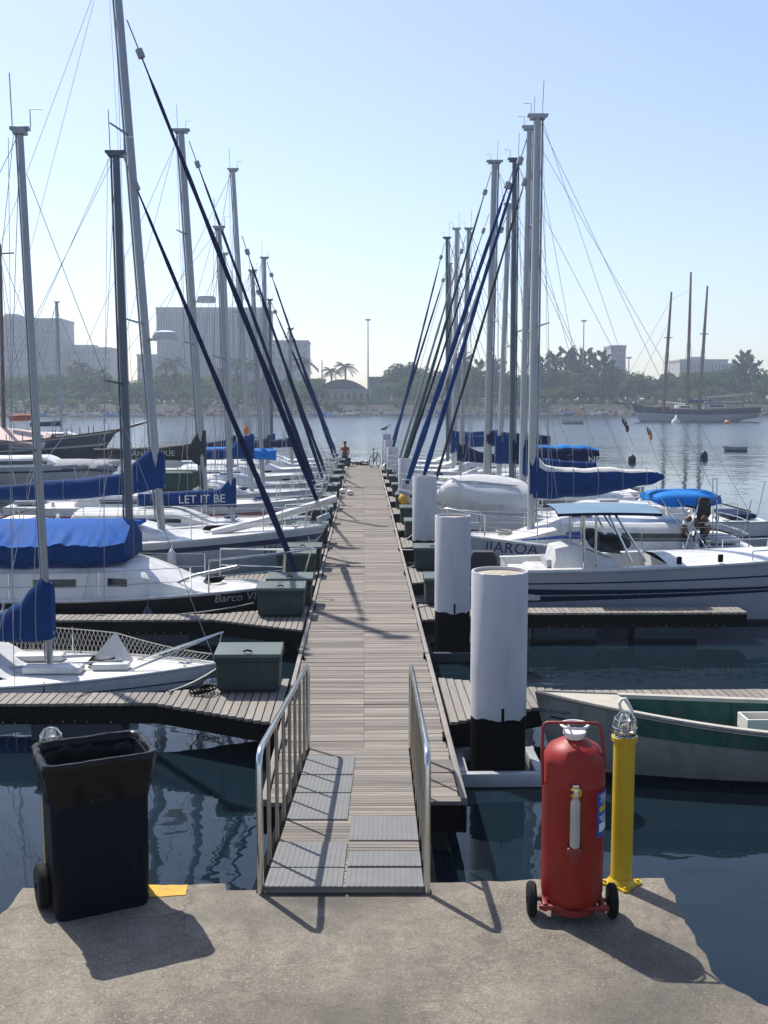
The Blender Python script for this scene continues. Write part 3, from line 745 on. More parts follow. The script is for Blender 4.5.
for sx in (-1, 1):
    mb = MB(); ed = [D0 - .0] + brk + [D1 + .1]
    for i in range(len(ed) - 1):
        mb.box(dl(sx * .882, (ed[i] + ed[i + 1]) / 2, -.005), (.055, ed[i + 1] - ed[i] - .05, .07), bev=.008)
    mb.build('edge_beam', KERB, dock)
mb = MB()
for i in range(len(ed) - 1):
    c = (ed[i] + ed[i + 1]) / 2; ln = ed[i + 1] - ed[i] - .06
    for sx in (-1, 1): mb.box(dl(sx * .88, c, -.17), (.05, ln, .24))
    mb.box(dl(0, ed[i] + .06, -.17), (1.70, .05, .24)); mb.box(dl(0, ed[i + 1] - .06, -.17), (1.70, .05, .24))
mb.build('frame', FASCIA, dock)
for i in range(11):
    yy = D0 + 1.0 + i * 4.72
    MB().box(dl(0, yy, -.62), (1.5, 1.7, .60), 1, bev=.04).build('float', [FLOATM, ALGAE], dock)
for i in range(14):
    for sx in (-1, 1):
        yy = 10.6 + i * 3.5; c = dl(sx * .83, yy, .0)
        MB().box(c + Vector((0, 0, .02)), (.03, .05, .05)).tube([c + Vector((0, -.10, .055)), c + Vector((0, 0, .045)), c + Vector((0, .10, .055))], .013, 6).build('cleat', FASCIA, dock)

# ------------------------------------------------------------------ finger piers
FY = [12.26, 17.0, 20.95, 25.2, 29.5, 33.8, 38.1, 42.4, 46.7, 51.0, 55.3]
FYR = [12.26, 17.42, 21.2, 26.2, 29.6, 33.9, 38.2, 42.5, 46.8, 51.1, 55.4]
ORD = ['first', 'second', 'third', 'fourth', 'fifth', 'sixth', 'seventh', 'eighth', 'ninth', 'tenth', 'eleventh']
for side, ys in ((-1, FY), (1, FYR)):
    for i, fy in enumerate(ys):
        gk = .62 if (side > 0 and i == 1) else 1.0
        ln = 5.5; hwid = .225
        t = thing('finger_pier', 'narrow planked finger pier, %s from the quay on the %s side of the boardwalk' % (ORD[i], 'left' if side < 0 else 'right'), 'pier', (side * .92, fy, WZ), 0, 'finger piers branching off the boardwalk')
        mb = MB(); x = .03; pit = .098
        def gus(x): return max(0, .82 * gk * (1 - x / 1.5))
        while x < ln - .05:
            g0 = gus(x); gb = gus(x) * .75
            ya, yb_ = -hwid - g0, hwid + gb
            mb.box((side * (x + .042), (ya + yb_) / 2, dz - .018 + random.uniform(-.002, .002)), (.084, yb_ - ya, .034)); x += pit
        mb.build('decking', WOODF, t, smooth=0, merge=0)
        ol = [(0.02, -hwid - .80 * gk), (1.5, -hwid + .004), (ln, -hwid + .004), (ln, hwid - .004), (1.5, hwid - .004), (0.02, hwid + .58)]
        ol = [(side * a, b) for a, b in ol]
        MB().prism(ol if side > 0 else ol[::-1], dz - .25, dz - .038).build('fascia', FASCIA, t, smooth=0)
        if i < 6:
            for fx in (1.95, 3.65):
                MB().box((side * (fx + .5), 0, dz - .355), (1.06, .42, .20), 0).box((side * (fx + .5), 0, dz - .68), (1.05, .41, .45), 1).build('float', [FLOATM, ALGAE], t, smooth=0)
            mb = MB()
            for k in range(26):
                mb.sphere((side * (.4 + 1.5 + k * .14), -hwid - .002, dz - .225 + random.uniform(-.01, .01)), random.choice([.006, .010, .013]), 6, 4)
            mb.build('bolts', KERB, t)
# ------------------------------------------------------------------ dock boxes
def dockbox_mesh(parent, lidm, w=.74, d=.44, h=.48, hb=.525):
    mb = MB()
    rr = []
    for z, e in ((0.02, -.03), (.06, 0), (h - .10, .012), (h - .08, .03), (h - .03, .03)):
        rr.append([Vector((x * (w / 2 + e), y * (d / 2 + e), z)) for x, y in ((-1, -.92), (-.96, -1), (.96, -1), (1, -.92), (1, .92), (.96, 1), (-.96, 1), (-1, .92))])
    mb.loft(rr); mb.box((0, -d / 2 - .004, h * .45), (w * .8, .012, h * .5), bev=.005).build('body', BOXG, parent, smooth=30)
    lid = MB(); e = .035; fr, bk = h + .0, hb
    P = [(-w / 2 - e, -d / 2 - e), (w / 2 + e, -d / 2 - e), (w / 2 + e, d / 2 + e), (-w / 2 - e, d / 2 + e)]
    lo = [Vector((x, y, h - .028)) for x, y in P]; up = [Vector((x * .985, y * .97, fr + .01 if y < 0 else bk)) for x, y in P]
    lo = lo; lid.loft([lo, up]); lo_ = lid.build('lid', lidm, parent, smooth=20)
    MB().tube([(-.05, -d / 2 + .03, fr + .035), (0, -d / 2 + .0, fr + .055), (.05, -d / 2 + .03, fr + .035)], .012, 6).build('handle', FASCIA, parent)
bx = thing('dock_box', 'dark green dock box with sloping lid, nearest to the gangway on the left', 'dock box', (-1.40, 12.62, 0.0), 0, 'dark green dock boxes along the boardwalk')
dockbox_mesh(bx, BOXL)
BP = []
for i in range(1, 11):
    BP.append((-1.36, FY[i] + .12, -1, i, 0)); BP.append((-1.28, FY[i] + 1.05 if i < 3 else FY[i] + .85, -1, i, 1))
for i in range(1, 11):
    BP.append((1.44, FYR[i] + .62, 1, i, 0))
for (x, y, s_, i, k) in BP:
    if k and i > 7: continue
    lb = 'dark green dock box %s the %s finger pier on the %s' % ('at the root of' if k == 0 else 'standing just beyond', ORD[i], 'left' if s_ < 0 else 'right')
    if i == 1 and s_ < 0 and k == 0: lb = 'dark green dock box numbered 05 beside the black sailboat'
    b_ = dup(bx, (x, y, 0.0), random.uniform(-.04, .04), lb)
    if i == 1 and s_ < 0 and k == 0:
        b_.rotation_euler = (0, 0, 0)
        vs, fs = text_faces('05', .13); tm = MB(); tm.add([(v.x - .02, -.22 - .016, v.y + .27) for v in vs], fs)
        body = [c for c in kids(b_) if c.name.startswith('body')][0]
        tm.build('lettering', LETD, body, smooth=0, recalc=False)
# ------------------------------------------------------------------ white mooring piles
PL = [(471.5, 528, 570, 722, 11.0), (435, 471, 515, 613, 16.25), (412.5, 437, 476, 541, 25.4), (398.3, 413.5, 458.5, 502, 36.0), (388.1, 396.5, 447, None, 49.5), (385.8, 392, 440, None, 55.5), (383.4, 389.5, 434, None, 62.0)]
PN = ['tall white mooring pile with black foot standing next to the gangway end', 'second white mooring pile from the gangway, black below', 'third white mooring pile from the gangway', 'fourth white mooring pile from the gangway', 'third farthest white mooring pile near the end of the boardwalk', 'second farthest white mooring pile near the end of the boardwalk', 'farthest white mooring pile with a grey bird on its top']
def sleeve(r, hb_, H):
    m_ = MB(); rg = []
    for k, z in enumerate((hb_, hb_ + .05, H * .5, H - .01, H)):
        rr__ = r * (.985 if k == 4 else 1.0); rg.append([Vector((rr__ * math.cos(a), rr__ * math.sin(a), z + (.035 * noise.noise(Vector((a * 2.2, r * 40, z))) + .012 * noise.noise(Vector((a * 9, z, 1))) if k == 0 else 0))) for a in [2 * math.pi * i / 56 for i in range(56)]])
    return m_.loft(rg, cap=False)
for (pl, pr_, pt, pb, Y), lb in zip(PL, PN):
    a = atY(pl, pt, Y); b = atY(pr_, pt, Y); r = (b.x - a.x) / 2; cx = (a.x + b.x) / 2; zt = a.z - r * .02
    if r > .42: r = .30
    if r < .24: r = .27
    zb = atY(pl, pb, Y - r).z if pb else -.05
    t = thing('mooring_pile', lb, 'pile', (cx, Y, WZ), 0, 'white mooring piles along the right of the boardwalk')
    H = zt - WZ; hb_ = zb - WZ
    sleeve(r, hb_, H).lathe([(r * .985, H), (r * .93, H + .0), (r * .93, H - .05)], 40, caps=False).build('white_sleeve', PILEW, t)
    MB().lathe([(r * .94, -2.0), (r * .985, -.02), (r * .985, hb_ + .05)], 40).build('black_foot', PILEB, t)
    MB().lathe([(0.001, H - .03), (r * .5, H - .028), (r * .93, H - .04)], 40, caps=False).build('top', PILET, t)
    if Y < 20:
        a_ = math.radians(-88); MB().box((r * math.cos(a_) * 1.0, r * math.sin(a_) * 1.0, hb_ + .06), (.03, .012, .16), bev=.004).build('drip_stain', PILEB, t)
    if Y < 40:   # guide collar tied to the dock
        g = MB(); q = r + .10
        for sx, sy, lx, ly in ((0, -1, q * 2 + .12, .10), (0, 1, q * 2 + .12, .10), (-1, 0, .10, q * 2 - .1), (1, 0, .10, q * 2 - .1)):
            g.box((sx * q, sy * q, .08), (lx, ly, .15), bev=.015)
        g.box((-q - .12, -q + .10, .08), (.30, .08, .14), bev=.01).box((-q - .12, q - .10, .08), (.30, .08, .14), bev=.01)
        g.build('guide_collar', FLOATM if Y > 12 else GREYW, t)
# ------------------------------------------------------------------ gangway
G0, G1, GZ0, GZ1, GW = 6.17, 10.22, QZ + .045, .055, .5
gw = thing('gangway', 'sloping wooden gangway with grey tread panels and steel railings down to the boardwalk', 'gangway', (-.127, G0, QZ), R(-1.16))
sl_ = (GZ1 - GZ0) / (G1 - G0)
def gz(y): return GZ0 + (y - G0) * sl_ - QZ
def gyp(py):   # row of the picture -> distance along the ramp plane
    d = ray(363, py); k = (3.5 - (GZ0 - G0 * sl_)) / (sl_ * d.y - d.z); return d.y * k
ang = math.atan(sl_); GR = Matrix.Rotation(ang, 3, 'X')
mb = MB(); y = G0 + .02
while y < G1 - .05:
    mb.box((0, y + .035 - G0, gz(y + .035) - .02), (GW * 2 - .02, .064, .036), rot=GR); y += .072
mb.build('boards', WOOD, gw, smooth=0, merge=0)
mb = MB()
for sx in (-1, 1):
    mb.tube([(sx * (GW + .03), 0.02, gz(G0) - .09), (sx * (GW + .03), G1 - G0 - .06, gz(G1) - .06)], .06, 4)
mb.build('side_beam', FASCIA, gw, smooth=0)
PAN = [(-.49, -.01, 893, 869), (.01, .49, 893, 869), (-.49, -.01, 868, 843), (.01, .49, 867, 852), (-.49, -.03, 820, 794), (-.49, -.03, 793, 776), (-.49, -.03, 775, 757), (.0, .49, 841, 817)]
for (xa, xb, pa, pb) in PAN:
    ya = max(gyp(pa), G0 + .005); yb_ = min(gyp(pb), G1 - .01); ln = (yb_ - ya) / math.cos(ang); yc = (ya + yb_) / 2
    mb = MB(); c = Vector(((xa + xb) / 2, yc - G0, gz(yc) + .004)); mb.box(c, (xb - xa, ln, .008), rot=GR)
    k = 0; nr = int((xb - xa) / .035)
    for k in range(nr):
        xx = xa + .02 + k * .035; mb.box(Vector((xx, yc - G0, gz(yc) + .0088)), (.012, ln * .97, .0035), rot=GR)
    mb.build('tread_panel', TREAD, gw, smooth=0, merge=0)
for sx in (-1, 1):
    X = sx * (GW + .012); hh = .86; top = []
    n0 = Vector((X, .02, gz(G0 + .02))); n1 = Vector((X, G1 - G0 - .02, gz(G1)))
    def rp(u, h): p = n0.lerp(n1, u); return p + Vector((0, 0, h))
    path = [rp(0, -.12), rp(0, hh - .10), rp(.006, hh - .04), rp(.022, hh - .008)] + [rp(u, hh) for u in (.05, .3, .6, .93)] + [rp(.975, hh - .01), rp(.992, hh - .04), rp(1, hh - .11), rp(1, -.05)]
    rail = MB().tube(path, .021, 10).build('handrail', STEEL, gw, smooth=60)
    mb = MB()
    for k in range(1, 8):
        u = k / 8; mb.tube([rp(u, -.10), rp(u, hh - .01)], .014, 8)
    mb.build('balusters', RUSTY, rail)
# ------------------------------------------------------------------ wheeled bin
bc = atZ(98, 900, QZ); RB = R(25)
bn = thing('wheeled_bin', 'dark wheeled rubbish bin lined with a black plastic bag', 'rubbish bin', (bc.x, bc.y, QZ), RB)
def rrect(hx, hy, z, rad=.07, n=5, jit=0, seed=0):
    out = []
    for q, (sx, sy) in enumerate(((1, -1), (1, 1), (-1, 1), (-1, -1))):
        for k in range(n + 1):
            a = (q - 1) * math.pi / 2 + math.pi / 2 * k / n
            p = Vector((sx * (hx - rad) + rad * math.cos(a), sy * (hy - rad) + rad * math.sin(a), z)); out.append(p)
    # extra points along the sides so that the bag can crease
    o2 = []
    for i in range(len(out)):
        a, b = out[i], out[(i + 1) % len(out)]; o2.append(a)
        if (b - a).length > .12:
            for k in range(1, 22): o2.append(a.lerp(b, k / 22))
    if jit:
        c = Vector((0, 0, z))
        o2 = [p + (p - c).normalized() * jit * (noise.noise(Vector((i * .33 + z * 6, z * 9, seed))) + .7 * noise.noise(Vector((i * .16 - z * 14, z * 26, seed + 9)))) + Vector((0, 0, jit * .7 * noise.noise(Vector((i * .13, z * 4, seed + 5))))) for i, p in enumerate(o2)]
    return o2
mb = MB(); mb.loft([rrect(.265, .190, 0.0, .05), rrect(.275, .200, .03, .05), rrect(.283, .206, .60, .06), rrect(.286, .210, .88, .06), rrect(.312, .236, .885, .06), rrect(.312, .236, .925, .06), rrect(.282, .206, .925, .06), rrect(.20, .22, .2, .05)], cap=True)
mb.box((0, -.201, .42), (.24, .02, .14), bev=.008)
mb.build('body', PLAST, bn, smooth=30)
bg_ = MB(); rings = []
for i, (z, e) in enumerate(((.690, .259), (.70, .262), (.72, .265), (.745, .268), (.775, .273), (.805, .279), (.84, .285), (.875, .291), (.912, .298), (.945, .302), (.957, .293), (.955, .272), (.93, .257), (.84, .245), (.70, .225), (.5, .2))):
    rings.append(rrect(e + .030, e - .046, z, .06, jit=(.030 if i < 2 else .020 if i < 9 else .009), seed=2))
bg_.loft(rings, cap=False); bg_.build('bin_bag', BAG, bn, smooth=50)
for sx in (-1, 1):
    wh = MB().lathe([(.06, -.03), (.115, -.032), (.13, -.02), (.13, .02), (.115, .032), (.06, .03)], 28, (sx * .288 - .026, .07, .13), axis=(1, 0, 0)).build('wheel', RUBBER, bn)
    MB().lathe([(.001, -.012), (.025, -.036), (.06, -.014), (.085, -.022), (.085, .022), (.06, .014), (.025, .036), (.001, .012)], 20, (sx * .288 - .026, .07, .13), axis=(1, 0, 0), caps=False).build('hub', PLAST, wh)
MB().tube([(-.30, .07, .13), (.30, .07, .13)], .014, 8).build('axle', STEEL, bn)
MB().tube([(-.02, .21, .89), (-.02, .275, .905), (.22, .275, .905), (.22, .21, .89)], .018, 8).build('handle', PLAST, bn)

# ------------------------------------------------------------------ wheeled fire extinguisher
ex = thing('fire_extinguisher', 'big red wheeled fire extinguisher with a grey cartridge on its front', 'fire extinguisher', (ext_base.x, ext_base.y + .06, QZ), R(-4))
K = EXT_H / 1.17; er = .180
MB().lathe([(.02, .085), (er * .80, .095), (er * .96, .125), (er, .17), (er, .80 * K), (er * 1.012, .805 * K), (er * 1.012, .815 * K), (er, .82 * K), (er, .93 * K), (er * .95, .975 * K), (er * .80, 1.015 * K), (er * .5, 1.045 * K), (.06, 1.055 * K), (.055, 1.06 * K)], 48).build('cylinder', REDX, ex, smooth=50)
cp = MB().lathe([(.052, 1.05 * K), (.056, 1.08 * K), (.066, 1.085 * K), (.066, 1.10 * K), (.05, 1.105 * K), (.03, 1.11 * K), (.001, 1.11 * K)], 24, caps=False)
cp.build('filler_cap', CAPW, ex)
rg = [Vector((.078 * math.cos(a), .078 * math.sin(a), 1.135 * K)) for a in [2 * math.pi * i / 20 for i in range(21)]]
mb = MB().tube(rg, .008, 6)
for a in (0, 2.1, 4.2): mb.tube([(.078 * math.cos(a), .078 * math.sin(a), 1.135 * K), (.045 * math.cos(a), .045 * math.sin(a), 1.10 * K)], .007, 5)
mb.build('cap_handwheel', CAPW, ex)
def rr(x, z): return Vector((x, -.06, z * K))
MB().tube([rr(-.185, .80), rr(-.190, .95), rr(-.190, 1.13), rr(-.182, 1.155), rr(-.165, 1.165), rr(.115, 1.165), rr(.135, 1.155), rr(.142, 1.13), rr(.165, .98), rr(.168, .90)], .0095, 8).build('push_handle', REDDK, ex, smooth=60)
cz = .80 * K
ct = MB().lathe([(.001, .0), (.02, .002), (.028, .012), (.028, .265), (.02, .285), (.012, .295), (.012, .31)], 18, (-.015, -er - .028, .49 * K)).build('cartridge', CYL, ex)
mb = MB().tube([Vector((-.015 + .026 * math.cos(a), -er - .032, .49 * K + .325 + .026 * math.sin(a))) for a in [R(-150) + i * R(300) / 12 for i in range(13)]], .009, 6)
mb.build('valve_ring', YEL, ct)
MB().box((-.015, -er - .03, .49 * K + .325), (.03, .03, .05), bev=.006).box((-.015, -er - .02, .49 * K + .36), (.035, .03, .02), bev=.005).build('valve', STEEL, ct)
MB().box((-.015, -er - .018, .49 * K - .02), (.085, .06, .05), bev=.008).box((-.015, -er - .012, .49 * K - .07), (.05, .03, .04), bev=.006).build('bracket', REDDK, ex)
lb_ = MB(); rows_ = []
for z in (.52, .78):
    rows_.append([Vector(((er + .003) * math.cos(R(a)), (er + .003) * math.sin(R(a)), z * K)) for a in range(-50, 31, 8)])
lb_.loft(rows_, closed=False); pl_ = lb_.build('label', LABEL, ex, smooth=60)
rows_ = [[Vector(((er + .005) * math.cos(R(a)), (er + .005) * math.sin(R(a)), z * K)) for a in range(-44, 20, 8)] for z in (.665, .70)]
MB().loft(rows_, closed=False).build('label_band', YEL, pl_, smooth=60)
rows_ = [[Vector(((er + .005) * math.cos(R(a)), (er + .005) * math.sin(R(a)), z * K)) for a in range(-44, 20, 8)] for z in (.55, .60)]
MB().loft(rows_, closed=False).build('label_panel', CAPW, pl_, smooth=60)
mb = MB()
for j, z in enumerate((.762, .748, .734, .718, .640, .627, .614)):
    w0 = (-44, -40, -42, -36, -44, -42, -38)[j]
    rows_ = [[Vector(((er + .005) * math.cos(R(a)), (er + .005) * math.sin(R(a)), zz * K)) for a in range(w0, 14 - 4 * (j % 3), 6)] for zz in (z - .0032, z + .0032)]
    mb.loft(rows_, closed=False)
mb.build('label_print', CAPW, pl_, smooth=60)
MB().tube([(-.235, -.02, .10), (.235, -.02, .10)], .013, 8).box((0, -.12, .10), (.40, .03, .03), bev=.006).box((-.165, -.06, .10), (.03, .14, .05), bev=.006).box((.165, -.06, .10), (.03, .14, .05), bev=.006).lathe([(.11, .03), (.145, .05), (.15, .09)], 24).build('cradle', REDDK, ex)
for sx in (-1, 1):
    wh = MB().lathe([(.05, -.022), (.086, -.026), (.10, -.014), (.10, .014), (.086, .026), (.05, .022)], 26, (sx * .235, -.02, .10), axis=(1, 0, 0)).build('wheel', RUBBER, ex)
    MB().lathe([(.001, -.02), (.02, -.03), (.05, -.014), (.05, .014), (.02, .03), (.001, .02)], 16, (sx * .235, -.02, .10), axis=(1, 0, 0), caps=False).build('hub', PLAST, wh)
# ------------------------------------------------------------------ yellow lamp bollards
def bollard(label, px, py, pytop, hook=True):
    p = atZ(px, py, QZ); H = atY(px, pytop, p.y).z - QZ
    t = thing('lamp_bollard', label, 'bollard lamp', (p.x, p.y, QZ), 0, 'yellow lamp bollards on the quay edge')
    MB().lathe([(.066, .02), (.066, H - .02)], 28).lathe([(.064, H - .03), (.078, H - .028), (.080, H), (.07, H + .006), (.001, H + .006)], 28).build('post', YEL, t)
    mb = MB(); pts_ = []
    for k in range(4):
        for da, rr_ in ((-.35, .098), (-.12, .128), (.12, .128), (.35, .098)):
            a = k * math.pi / 2 + da; pts_.append((rr_ * math.cos(a), rr_ * math.sin(a)))
    mb.prism(pts_, .002, .016)
    mb.lathe([(.088, .014), (.07, .05)], 24, caps=False)
    for k in range(4): mb.lathe([(.012, .014), (.012, .03), (.001, .032)], 6, (.105 * math.cos(k * math.pi / 2), .105 * math.sin(k * math.pi / 2), 0))
    mb.build('base_flange', YEL, t)
    gl = MB().lathe([(.062, H + .006), (.064, H + .05), (.058, H + .10), (.04, H + .135), (.001, H + .148)], 24).build('lamp_glass', LGLASS, t, smooth=60)
    MB().lathe([(.03, H + .008), (.03, H + .02), (.016, H + .03), (.020, H + .055), (.014, H + .075), (.001, H + .08)], 14).build('bulb', CYL, gl)
    g = MB()
    for k in range(8):
        a = k * math.pi / 4; c, s_ = math.cos(a), math.sin(a)
        g.tube([(.072 * c, .072 * s_, H), (.073 * c, .073 * s_, H + .06), (.064 * c, .064 * s_, H + .108), (.04 * c, .04 * s_, H + .145), (.006 * c, .006 * s_, H + .158)], .0035, 5)
    for z, r in ((H + .01, .074), (H + .06, .074), (H + .11, .064)):
        g.tube([(r * math.cos(2 * math.pi * i / 20), r * math.sin(2 * math.pi * i / 20), z) for i in range(21)], .0035, 5)
    g.build('wire_guard', STEEL, t)
    if hook: MB().tube([(-.005, 0, H + .150), (-.03, 0, H + .175), (-.038, 0, H + .205), (-.025, 0, H + .232), (-.004, 0, H + .235), (.014, 0, H + .21), (.034, 0, H + .175), (.05, 0, H + .145)], [.008, .010, .011, .012, .012, .012, .010, .007], 8).build('lifting_hook', CAPW, t, smooth=60)
    return t
bollard('yellow lamp bollard with caged glass lamp right of the red extinguisher', 621, 884, 736)
lb2 = bollard('yellow lamp bollard almost hidden behind the rubbish bin', 56, 885.3, 752, False)
# ------------------------------------------------------------------ person at the end of the boardwalk
def person():
    P0 = atY(345, 456, 57.6); t = thing('person', 'person in a red shirt sitting at the far end of the boardwalk', 'person', (P0.x, 57.6, 0.0))
    Z = max(.55, P0.z)
    J = [(0, 0, Z + .08), (0, .02, Z + .30), (0, .03, Z + .50), (0, .03, Z + .62), (0, .02, Z + .72), (0, .01, Z + .84),
         (-.20, .03, Z + .52), (-.25, -.02, Z + .27), (-.19, -.20, Z + .10), (.20, .03, Z + .52), (.25, -.02, Z + .27), (.19, -.20, Z + .10),
         (-.10, -.02, Z + .07), (-.13, -.42, Z + .07), (-.13, -.44, Z - .36), (-.13, -.54, Z - .42), (.10, -.02, Z + .07), (.13, -.42, Z + .07), (.13, -.44, Z - .36), (.13, -.54, Z - .42)]
    E = [(0, 1), (1, 2), (2, 3), (3, 4), (4, 5), (2, 6), (6, 7), (7, 8), (2, 9), (9, 10), (10, 11), (0, 12), (12, 13), (13, 14), (14, 15), (0, 16), (16, 17), (17, 18), (18, 19)]
    Rr = [.14, .14, .15, .06, .09, .09, .065, .045, .035, .065, .045, .035, .085, .065, .045, .04, .085, .065, .045, .04]
    def skin(nm, js, es, rs, ms, zsplit=None):
        me = bpy.data.meshes.new(nm); me.from_pydata(js, es, []); o = bpy.data.objects.new(nm, me); COL.objects.link(o)
        md = o.modifiers.new('s', 'SKIN'); me.skin_vertices[0].data[0].use_root = True
        for i, r in enumerate(rs): me.skin_vertices[0].data[i].radius = (r, r)
        o.modifiers.new('u', 'SUBSURF').levels = 1
        dg = bpy.context.evaluated_depsgraph_get(); dg.update(); m2 = bpy.data.meshes.new_from_object(o.evaluated_get(dg)); bpy.data.objects.remove(o)
        for m in ms: m2.materials.append(m)
        ob = bpy.data.objects.new(nm, m2); COL.objects.link(ob); ob.parent = t
        for p in m2.polygons: p.use_smooth = True
        return ob
    b = skin('body', J, E, Rr, [SKIN])
    skin('shirt', [J[0], J[1], J[2], (0, .03, Z + .57), J[6], (-.235, -.0, Z + .36), J[9], (.235, 0, Z + .36)], [(0, 1), (1, 2), (2, 3), (2, 4), (4, 5), (2, 6), (6, 7)], [.155, .155, .165, .085, .082, .07, .082, .07], [SHIRT])
    skin('trousers', [J[0], J[12], J[13], (-.13, -.44, Z - .28), J[16], J[17], (.13, -.44, Z - .28)], [(0, 1), (1, 2), (2, 3), (0, 4), (4, 5), (5, 6)], [.15, .10, .08, .06, .10, .08, .06], [TROUS])
    MB().sphere((0, .025, Z + .87), .105, 14, 8, sc3=(1, 1.05, .85)).build('hair', HAIR, t, smooth=60)
    MB().tube([(0, -.08, Z + .80), (0, -.115, Z + .77), (0, -.085, Z + .755)], .018, 6).build('nose', SKIN, t, smooth=60)
    t.scale = (.88, .88, .88); t.location.z = Z * .12 - .02
    return t, Z
pr__, PZ = person()
sb = dup(bx, (pr__.location.x - .02, 57.62, 0.0), 0, 'dark green dock box under the seated person at the far end'); sb.scale = (.85, .8, PZ / .60)
# grey bird on the last pile
pb_ = atY(387, 433, 62.0)
bd = thing('bird', 'grey sea bird perched on top of the farthest white pile', 'bird', (pb_.x - .10, 62.0, pb_.z))
rings = []
for (u, hw, zc, hz_) in ((-.42, .01, .26, .015), (-.30, .07, .29, .05), (-.15, .13, .34, .12), (0, .15, .40, .15), (.14, .12, .46, .13), (.22, .07, .54, .08), (.27, .055, .62, .06), (.32, .06, .67, .06), (.37, .05, .68, .045), (.42, .02, .66, .02), (.55, .008, .62, .010)):
    rings.append([Vector((u, hw * math.cos(2 * math.pi * k / 12), zc + hz_ * math.sin(2 * math.pi * k / 12))) for k in range(12)])
bb = MB().loft(rings); 
for sy in (-.05, .05): bb.tube([(.02, sy, .30), (.0, sy, .14), (.03, sy, .0), (.10, sy, -.005)], [.02, .014, .012, .01], 6)
bb.build('body', BIRD, bd, smooth=60); bd.scale = (.72, .72, .72)
for sy in (-1, 1):
    w_ = MB().loft([[Vector((u, sy * (hw + .012), zc + q)) for q in (-h_, 0, h_)] for u, hw, zc, h_ in ((-.40, .03, .28, .02), (-.2, .10, .35, .07), (0, .145, .42, .09), (.12, .11, .47, .05))], closed=False)
    w_.build('wing', BIRD, bd, smooth=60)
# bicycle leaning near the end of the boardwalk
bk = thing('bicycle', 'dark bicycle parked at the far right end of the boardwalk', 'bicycle', (.62, 56.6, 0.0), R(68))
for xx in (-.5, .5):
    wmb = MB(); ring_ = [Vector((xx + .31 * math.cos(2 * math.pi * i / 24), 0, .33 + .31 * math.sin(2 * math.pi * i / 24))) for i in range(25)]
    wmb.tube(ring_, .02, 6, caps=False); wh = wmb.build('wheel', RUBBER, bk)
    mb = MB()
    for i in range(10): a = math.pi * 2 * i / 10; mb.tube([(xx, 0, .33), (xx + .3 * math.cos(a), 0, .33 + .3 * math.sin(a))], .004, 4)
    mb.build('spokes', STEEL, wh)
MB().tube([(-.5, 0, .33), (-.08, 0, .30), (.38, 0, .80), (-.18, 0, .82), (-.08, 0, .30)], .02, 6).tube([(-.5, 0, .33), (-.18, 0, .82)], .015, 6).tube([(-.20, 0, .80), (-.22, 0, .95)], .015, 6).build('frame', FASCIA, bk)
MB().tube([(.5, 0, .33), (.38, 0, .82), (.36, 0, .98)], .018, 6).build('fork', STEEL, bk)
MB().tube([(.28, -.28, 1.02), (.36, -.1, 1.0), (.36, .1, 1.0), (.28, .28, 1.02)], .014, 6).build('handlebar', STEEL, bk)
MB().sphere((-.23, 0, .97), .10, 10, 6, sc3=(1.3, .6, .4)).build('saddle', RUBBER, bk)
# heap of rope at the end
mb = MB()
for k in range(9):
    cx_, cy_, z_ = random.uniform(-.35, .45), random.uniform(-.12, .12), .03 + .025 * k
    mb.tube([(cx_ + random.uniform(.16, .26) * math.cos(a), cy_ + .15 * math.sin(a), z_ * .7 + .03 * math.sin(3 * a + k)) for a in [2 * math.pi * i / 18 for i in range(19)]], .028, 6)
rp_ = mb.build('rope_heap', M('tarry_rope', (.05, .043, .035), .9, var=.4), smooth=60); rp_.location = (-.25, 58.4, .02)
tag(rp_, 'dark heap of coiled rope at the far end of the boardwalk', 'rope')
# ------------------------------------------------------------------ boats
def strip_on(h, t0, t1, lo, hi, parent, m, side=-1, off=.005, n=24, name='stripe'):
    mb = MB(); rings = []
    for i in range(n + 1):
        t = lerp(t0, t1, i / n); zs = h.zs(t); a = lerp(0.07, zs, lo(i / n)); b = lerp(0.07, zs, hi(i / n)); r = []
        for k in range(4):
            z = lerp(a, b, k / 3); r.append(Vector((h.x(t), side * (h.y(t, z) + off), z)))
        rings.append(r)
    mb.loft(rings, closed=False); return mb.build(name, m, parent, smooth=60, recalc=False)
def bow(px, py, Y): return atY(px, py, Y).x
GRP = 'sailing boats berthed along the boardwalk'
# --- left berths ---------------------------------------------------
h = Hull(6.4, 2.2, .36, .30, .35, tr=.75, stem=.10, dip=.02)
r, L, cx = sailboat('low white day sailer with netted lifelines in the nearest left berth', 1, 14.45, bow(219, 672, 14.45), h,
    dict(bands=[(.30, 0), (.38, 2), (1, 0)], hullm=[WHITE, ANTIF, NAVYP], cabin=(.16, .60, .36, .66, .3), windows=[(.47, .56, .25, .85, GLASSD, .04)],
         mast=(50, 664, 20, 131, 8.5), mastm=ALU, spreaders=[.42], sprl=.5, boom=(54, 631, -40, 636),
         cover=(CBLUE, [(0, .76, .10, .11), (.10, .80, .12, .13), (.20, .62, .14, .15), (.35, .42, .12, .17), (.6, .30, .10, .16), (1, .12, .08, .06)]),
         stays=[(27, 175, 219, 672, None)], pulpit=0, deckm=NONSKID))
